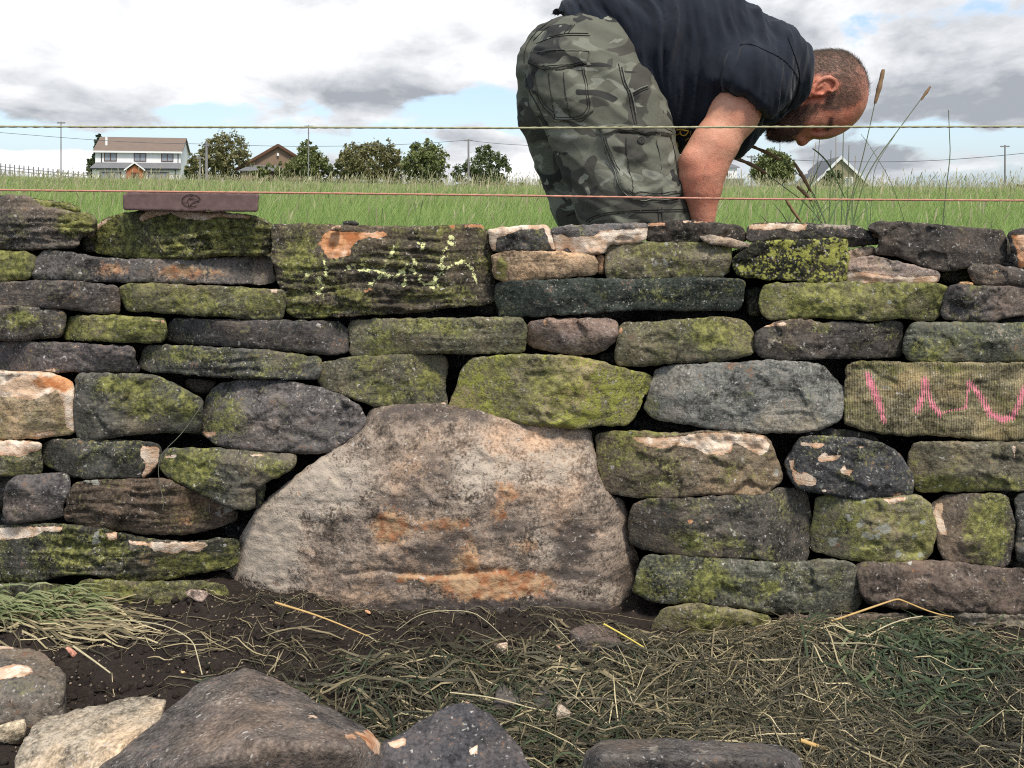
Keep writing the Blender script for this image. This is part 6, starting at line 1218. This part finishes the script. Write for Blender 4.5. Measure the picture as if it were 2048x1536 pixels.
# --- clothes
def clip_px(poly, D_soft=1.0):
    poly = np.array(poly, float)
    def f(p, d):
        q = px_of(p); s = seg_dist(q, poly, np.roll(poly, -1, 0)); s = np.where(inside(q, poly), -s, s)*DC/F; return np.maximum(d, s)
    return f
m_shirt, N = new_mat('navy_cotton'); tc = N.add('ShaderNodeTexCoord').outputs['Object']; w_ = N.noise(tc, 900, 2); a = N.noise(tc, 9, 5)
finish(N, N.mix(a, (.007, .010, .017), (.015, .020, .031)), .92, N.math('ADD', w_, N.math('MULTIPLY', N.noise(tc, 60, 4), 1.2)), .3, .0012, .2, Sheen_Weight=.12, Sheen_Roughness=.5)
sh = chain([(1165,120,104,DC),(1215,98,112,DC),(1300,108,143,DC),(1400,134,164,DC),(1470,150,141,DC),(1545,160,86,DC)], k=.05, ys=.84)
sh += [C((1555,165),(1592,163),62,60,DH+.0,k=.03,ys=1.0), C((1400,210),(1440,235),80,68,DC,k=.04,ys=1.3), C((1350,240),(1372,262),45,38,DC-.02,k=.03,ys=1.6)]
for D, fa in ((DN-.07, 0), (DF+.03, 1)): sh += chain([(1538,132,76,D+.06),(1503,168,66,D+.0),(1466,238,58,D-.01)], k=.02, ys=.98)
SHP = [(1078,38),(1100,30),(1122,24),(1146,38),(1168,60),(1210,103),(1258,131),(1288,160),(1304,186),(1308,215),(1332,245),(1345,296),(1362,312),(1395,262),(1441,179),(1480,218),(1521,251),(1500,285),(1479,303),(1479,330),(1540,275),(1561,232),(1582,207),(1597,183),(1604,164),(1595,112),(1650,60),(1600,-200),(1000,-200)]
# the clip differs for body cloth and sleeve, so the two are cut apart and joined as one garment
cut_sleeve = (np.array(P(1481, 215, DN)), np.array([-.60, 0, -.80]))
BODYP = [(1078,38),(1100,30),(1122,24),(1146,38),(1168,60),(1210,103),(1258,131),(1288,160),(1304,186),(1308,215),(1332,245),(1345,296),(1362,330),(1479,330),(1500,285),(1522,252),(1561,232),(1582,207),(1597,183),(1604,164),(1601,135),(1594,110),(1580,84),(1562,62),(1530,36),(1480,2),(1462,-200),(1000,-200)]
fb = clip_px(BODYP)
def shirt_post_body(p, d): return fb(p, d)
def wrinkle(V, Nn, amp, kind):
    p = V-RL
    if kind == 'shirt':
        w = fbm(p*[3, 3, 3]+4, 2)*.05; u = (p[:, 0]+w+.22*(p[:, 2]-.8)*(PXs[:, 0] < 1330)); rid = np.abs(fbm(np.c_[u*15, p[:, 1]*3, p[:, 2]*2.2], 3)); f = (.5-rid)*amp
        f += amp*.55*fbm(np.c_[u*34, p[:, 1]*7, p[:, 2]*6+3], 3)
    else:
        u = p[:, 0]*.6+p[:, 2]*.95; rid = np.abs(fbm(np.c_[u*13, p[:, 1]*5, (p[:, 2]*.6-p[:, 0])*2.6], 2)); f = (.4-rid)*amp+amp*.16*fbm(p*22, 3)
    return V+Nn*f[:, None]
def sleeve_post(p, d):
    c0, n0 = cut_sleeve; return np.maximum(d, (p-c0)@n0)
V, Q = surface_net([Group(sh[:-4], shirt_post_body, .001), Group(sh[-4:-2], sleeve_post, .045), Group(sh[-2:], sleeve_post, .045)], .0052)
Nn = normals(relax(V, Q, 3), Q); PXs = px_of(V); V = wrinkle(V, Nn, .019, 'shirt')
shirt = link('t_shirt', mesh_np('t_shirt', V-RL, Q), m_shirt, parent=root)
shirt_bvh = BVHTree.FromPolygons([Vector(v) for v in V], [tuple(int(i) for i in q) for q in Q])
# shorts
m_camo, N = new_mat('camouflage_cotton'); tc = N.add('ShaderNodeTexCoord').outputs['Object']
wv = N.vmap(tc, (1, 1, 1.5), rot=(0, .35, 0))
def blot(loc, sc, lo): return N.ramp(N.noise(N.vmap(wv, (sc, sc, sc), loc), 1.0, 2.4, .5, .9), lo, lo+.018)
c = N.mix(N.noise(tc, 5, 4), (.125, .130, .098), (.150, .152, .120))
c = N.mix(blot((3, 1, 2), 7.5, .55), c, (.205, .212, .165)); c = N.mix(blot((13, 5, 7), 6.5, .51), c, (.072, .070, .058)); c = N.mix(blot((1, 15, 4), 7, .57), c, (.034, .035, .033)); c = N.mix(blot((8, 2, 19), 12, .63), c, (.27, .28, .23))
c = N.mix(N.math('MULTIPLY', N.noise(tc, 40, 6, .65), .35), c, (.05, .05, .045))
finish(N, c, .9, N.math('ADD', N.noise(tc, 1100, 2), N.math('MULTIPLY', N.noise(tc, 70, 5), 1.6)), .35, .0015, .2)
near = chain([(1178,150,110,DN+.05),(1208,220,117,DN+.015),(1238,310,110,DN),(1262,395,105,DN-.01),(1281,460,109,DN-.01)], k=.03, ys=.80)
near += [Ell(P(1150,158,DN+.02), (.115,.10,.118), k=.05)]
farl = chain([(1140,140,106,DF-.05),(1137,220,97,DF),(1153,310,79,DF+.02),(1180,400,74,DF+.02),(1202,455,72,DF+.02)], k=.03, ys=.85)
sho = near+[Cone(q.a, q.b, q.ra, q.rb, q.ys, .006 if i == 0 else q.k) for i, q in enumerate(farl)]+[C((1165,112),(1225,100),76,92,DC,k=.05,ys=1.2)]
HEMP = [(1000,-200),(1400,-200),(1400,300),(1420,443),(1392,443),(1300,449),(1180,452),(1172,447),(1100,452),(1000,470)]
V, Q = surface_net(sho, .0055, clip_px([(900,-300),(1500,-300),(1500,446),(1392,446),(1180,455),(900,460)])); Nn = normals(relax(V, Q, 3), Q); V = wrinkle(V, Nn, .012, 'shorts')
shorts = link('shorts', mesh_np('shorts', V-RL, Q), m_camo, parent=root)
bvh = BVHTree.FromPolygons([Vector(v) for v in V], [tuple(int(i) for i in q) for q in Q])
EYE = Vector((0, 0, CH))
def hit(px, py, tree_, off):
    d = (P(px, py, 1.0)-EYE).normalized(); h_, n_, _, _ = tree_.ray_cast(EYE, d)
    if h_ is None: return None
    if n_.dot(d) > 0: n_ = -n_
    return h_+n_*off
def patch(name, poly, off, tree_, mat, parent, bump=0.0, step=4.0, edge=.004, seed=1, edge_r=6.0):
    """a cloth piece lying on a garment"""
    b = resample(np.array(poly, float), step); lo, hi = b.min(0), b.max(0); gx, gy = np.meshgrid(np.arange(lo[0], hi[0], step), np.arange(lo[1], hi[1], step)); g = np.stack([gx.ravel(), gy.ravel()], 1); g = g[inside(g, b)]
    g = g[seg_dist(g, b, np.roll(b, -1, 0)) > step*.6]; allp = np.vstack([b, g]); nb = len(b)
    res = delaunay_2d_cdt([Vector(p) for p in allp], [(i, (i+1) % nb) for i in range(nb)], [], 1, 1e-6); vs = np.array([tuple(p) for p in res[0]]); tri = [f for f in res[2] if len(f) == 3]
    d = seg_dist(vs, b, np.roll(b, -1, 0)); o_ = off*np.clip(.35+d/edge_r, 0, 1)+bump*fbm(np.c_[vs*.03, np.full(len(vs), seed)], 3)*np.clip(d/10, 0, 1); P3 = []
    for (x, y), of in zip(vs, o_): h_ = hit(x, y, tree_, max(of, .0012)); P3.append(h_)
    good = [f for f in tri if all(P3[i] is not None for i in f)]; P3 = [p if p is not None else Vector((0, 2, 0)) for p in P3]; md = float(np.median([p.y for p in P3]))
    good = [f for f in good if max(P3[i].y for i in f)-min(P3[i].y for i in f) < .05]
    n = len(P3); A = np.array([tuple(p) for p in P3]); rim = {}
    for f in good:
        for i in range(3):
            e_ = (f[i], f[(i+1) % 3]); rim[e_] = rim.get(e_, 0)+1
    bd = [e_ for e_ in rim if (e_[1], e_[0]) not in rim]
    dirv = A-np.array(EYE); dirv /= np.linalg.norm(dirv, axis=1)[:, None]; Bk = A+dirv*edge
    side = [(a_, b_, b_+n) for a_, b_ in bd]+[(a_, b_+n, a_+n) for a_, b_ in bd]
    me = mesh_np(name, np.vstack([A, Bk])-RL, np.array(good+side)); bm_ = bmesh.new(); bm_.from_mesh(me); bmesh.ops.delete(bm_, geom=[v for v in bm_.verts if not v.link_faces], context='VERTS'); bmesh.ops.recalc_face_normals(bm_, faces=bm_.faces[:]); bm_.to_mesh(me); bm_.free()
    return link(name, me, mat, parent=parent)
def seam(name, lines, off, tree_, mat, parent, r=.0009, step=3.0, dash=False):
    Vs, Qs, n = [], [], 0
    for l in lines:
        q = resample(chaikin_open(np.array(l, float), 2), step, False); pts = [hit(x, y, tree_, off) for x, y in q]; pts = [p for p in pts if p is not None]
        runs, cur = [], []
        for p in pts:
            if cur and (p-cur[-1]).length > .02: runs.append(cur); cur = []
            cur.append(p)
        runs.append(cur)
        if len(lines) == 1: runs = [max(runs, key=len)]
        for c_ in runs:
            if len(c_) < 3: continue
            v, q_ = tube_mesh('s', [tuple(p) for p in c_], r, 5); Vs.append(v); Qs.append(q_+n); n += len(v)
    return link(name, mesh_np(name, np.vstack(Vs)-RL, np.vstack(Qs)), mat, parent=parent)
m_seam = plain('dark_seam', (.028, .028, .025), .9); m_piping = plain('pale_seam_edge', (.19, .195, .165), .9)
Z4 = lambda pts: [(x/3.34+1000, y/3.34) for x, y in pts]
bp = patch('back_pocket', Z4([(215,430),(400,470),(575,430),(600,600),(628,740),(545,815),(355,815),(345,770),(280,720),(240,600)]), .004, bvh, m_camo, shorts, .0025, edge_r=4)
seam('stitching', [Z4([(222,470),(245,600),(290,710),(360,770),(365,800),(540,800),(610,735),(585,600),(562,450)]), Z4([(330,490),(345,620),(372,790)]), Z4([(425,490),(440,620),(475,790)]), Z4([(232,470),(258,600),(305,700),(375,758),(372,785),(530,782),(596,725),(570,600),(550,450)])], .0046, bvh, m_seam, bp, .0009)
fl_ = patch('pocket_flap', Z4([(190,425),(205,360),(340,325),(605,340),(580,430),(400,480),(290,475)]), .0075, bvh, m_camo, bp, .001, edge_r=3, edge=.003)
seam('stitching', [Z4([(205,418),(295,460),(398,465),(565,422)]), Z4([(215,365),(340,335),(595,352)]), Z4([(212,412),(298,450),(396,454),(558,412)])], .0082, bvh, m_seam, fl_, .0008)
cp = patch('cargo_pocket', Z4([(665,880),(1120,900),(1165,1010),(1190,1180),(1225,1290),(1185,1330),(880,1345),(800,1260),(740,1080)]), .008, bvh, m_camo, shorts, .005, edge_r=4, seed=3)
seam('stitching', [Z4([(690,920),(755,1080),(815,1245),(890,1318),(1170,1300),(1205,1280),(1172,1180),(1150,1020),(1120,930)]), Z4([(705,920),(772,1080),(832,1235),(900,1300),(1160,1285)]), Z4([(838,930),(850,1080),(890,1310)]), Z4([(1035,940),(1060,1080),(1075,1300)])], .0088, bvh, m_seam, cp, .0009)
seam('edge_piping', [Z4([(668,880),(740,1080),(800,1258),(880,1342),(1185,1328)])], .0065, bvh, m_piping, cp, .0012)
fl2 = patch('pocket_flap', Z4([(650,842),(820,828),(1080,850),(1135,890),(1138,935),(1060,915),(960,905),(850,890),(760,895),(690,922)]), .0135, bvh, m_camo, cp, .001, edge_r=3, edge=.004)
seam('stitching', [Z4([(665,858),(820,846),(1080,866),(1125,900)]), Z4([(695,905),(760,880),(850,875),(960,890),(1060,900),(1130,918)])], .0142, bvh, m_seam, fl2, .0008)
# button
bh = hit(1000+930/3.34, 945/3.34, bvh, .0125)
Vb, Qb = [], []
bmb = bmesh.new(); bmesh.ops.create_cone(bmb, cap_ends=True, segments=28, radius1=.0088, radius2=.0088, depth=.0026); bmesh.ops.bevel(bmb, geom=[e_ for e_ in bmb.edges if e_.calc_face_angle(0) > 1], offset=.0007, segments=2, affect='EDGES')
me = bpy.data.meshes.new('button'); bmb.to_mesh(me); bmb.free(); bo = link('button', me, plain('button_grey', (.06, .058, .052), .4), parent=cp, loc=bh-Vector(RL)); bo.rotation_euler = (math.radians(90), 0, math.radians(8))
tv, tq = [], []; n_ = 0
for a_ in range(12): pass
rv = [(.0062*math.cos(t), .0062*math.sin(t), .0014) for t in np.linspace(0, 2*math.pi, 25)]; v, q_ = tube_mesh('r', rv, .0007, 5); link('button_rim', mesh_np('button_rim', v, q_), m_seam, parent=bo)
v1, q1 = tube_mesh('x', [(-.0016, -.0016, .0015), (0, 0, .0019), (.0016, .0016, .0015)], .0005, 5); v2, q2 = tube_mesh('x', [(-.0016, .0016, .0015), (0, 0, .0019), (.0016, -.0016, .0015)], .0005, 5); link('thread', mesh_np('thread', np.vstack([v1, v2]), np.vstack([q1, q2+len(v1)])), m_seam, parent=bo)
for l_ in [Z4([(790,425),(820,560),(862,620),(880,760),(905,850)]), Z4([(812,450),(835,560),(880,630),(900,760),(915,840)]), Z4([(165,420),(160,340),(220,230),(350,130)]), Z4([(175,430),(172,520),(190,600),(250,700),(310,830)]), Z4([(190,318),(330,255),(440,236),(600,240)]), Z4([(225,270),(330,165),(470,155)]), Z4([(455,222),(500,165)]), Z4([(430,222),(475,165)]),
                   Z4([(880,630),(930,600),(985,580)]), Z4([(885,640),(930,612),(990,592)]), Z4([(320,250),(440,222),(590,225)])]: seam('stitching', [l_], .0010, bvh, m_seam, shorts, .0011)
for l_ in [Z4([(575,1480),(600,1450),(700,1420),(860,1405),(1040,1400),(1275,1398)]), Z4([(590,1486),(615,1462),(710,1432),(860,1418),(1040,1414),(1280,1412)]), Z4([(440,1442),(470,1432),(500,1420)]), Z4([(1055,1385),(1060,1475)]), Z4([(1078,1385),(1083,1475)])]: seam('stitching', [l_], .0010, bvh, m_seam, shorts, .0010)
seam('pale_edge', [Z4([(885,618),(930,592),(988,572)]), Z4([(815,440),(842,560),(884,628),(908,760)])], .0016, bvh, m_piping, shorts, .0011)
Z5 = lambda pts: [(x/3.34+1340, y/3.34) for x, y in pts]
m_nseam = plain('navy_seam', (.006, .008, .013), .9)
seam('sleeve_seam', [Z5([(470,300),(540,292),(640,340),(740,385),(800,440),(850,510),(870,560)])], .0012, shirt_bvh, m_nseam, shirt, .0009)
seam('sleeve_hem', [Z5([(355,580),(440,640),(530,700),(590,770),(612,815)])], .0008, shirt_bvh, m_nseam, shirt, .0008)
seam('collar_band', [Z5([(790,250),(830,370),(868,480),(862,590),(820,690),(740,780)])], .0010, shirt_bvh, m_nseam, shirt, .0009)
seam('stitching', [[(1128,34),(1158,58),(1200,102),(1250,134),(1280,162),(1296,188)]], .0008, shirt_bvh, m_nseam, shirt, .0007)
# yellow print on the chest, drawn on the cloth
m_print, N = new_mat('yellow_print'); tc = N.add('ShaderNodeTexCoord').outputs['Object']
finish(N, N.mix(N.noise(tc, 200, 4), (.55, .30, .03), (.72, .46, .08)), .8)
ZL = lambda pts: [(x/19.2+1320, y/19.2+230) for x, y in pts]
def glyph(name, lines, w):
    return seam(name, [ZL(l) for l in lines], .0012, shirt_bvh, m_print, shirt, w, 1.5)
glyph('letter', [[(640,560),(820,560),(1090,600)], [(590,580),(560,680),(620,770),(720,740),(790,660),(800,590)], [(800,650),(800,740),(900,800),(1020,750),(1090,610)]], .0017)
glyph('letter', [[(470,840),(570,900),(660,1040),(700,1210)], [(700,1210),(600,1220),(560,1130),(500,1000)]], .0022)
glyph('letter', [[(250,310),(430,410)], [(170,400),(330,500),(460,600)], [(170,400),(250,310)], [(430,410),(480,520),(400,640)]], .0020)
glyph('letter', [[(1180,620),(1140,700),(1170,760)], [(960,970),(1110,870)]], .0008)
# boots
for D in (DN, DF):
    x = P(1235 if D == DN else 1200, 0, D).x-.02; pr = [Ell((x+.02, D, .20), (.13, .052, .055), k=.02), Ell((x-.05, D, .24), (.06, .050, .075), k=.03), Ell((x+.10, D, .195), (.07, .054, .045), k=.02)]
    V, Q = surface_net(pr, .008); o = link('boot', mesh_np('boot', V-RL, Q), plain('boot_leather', (.06, .04, .025), .6), parent=root)
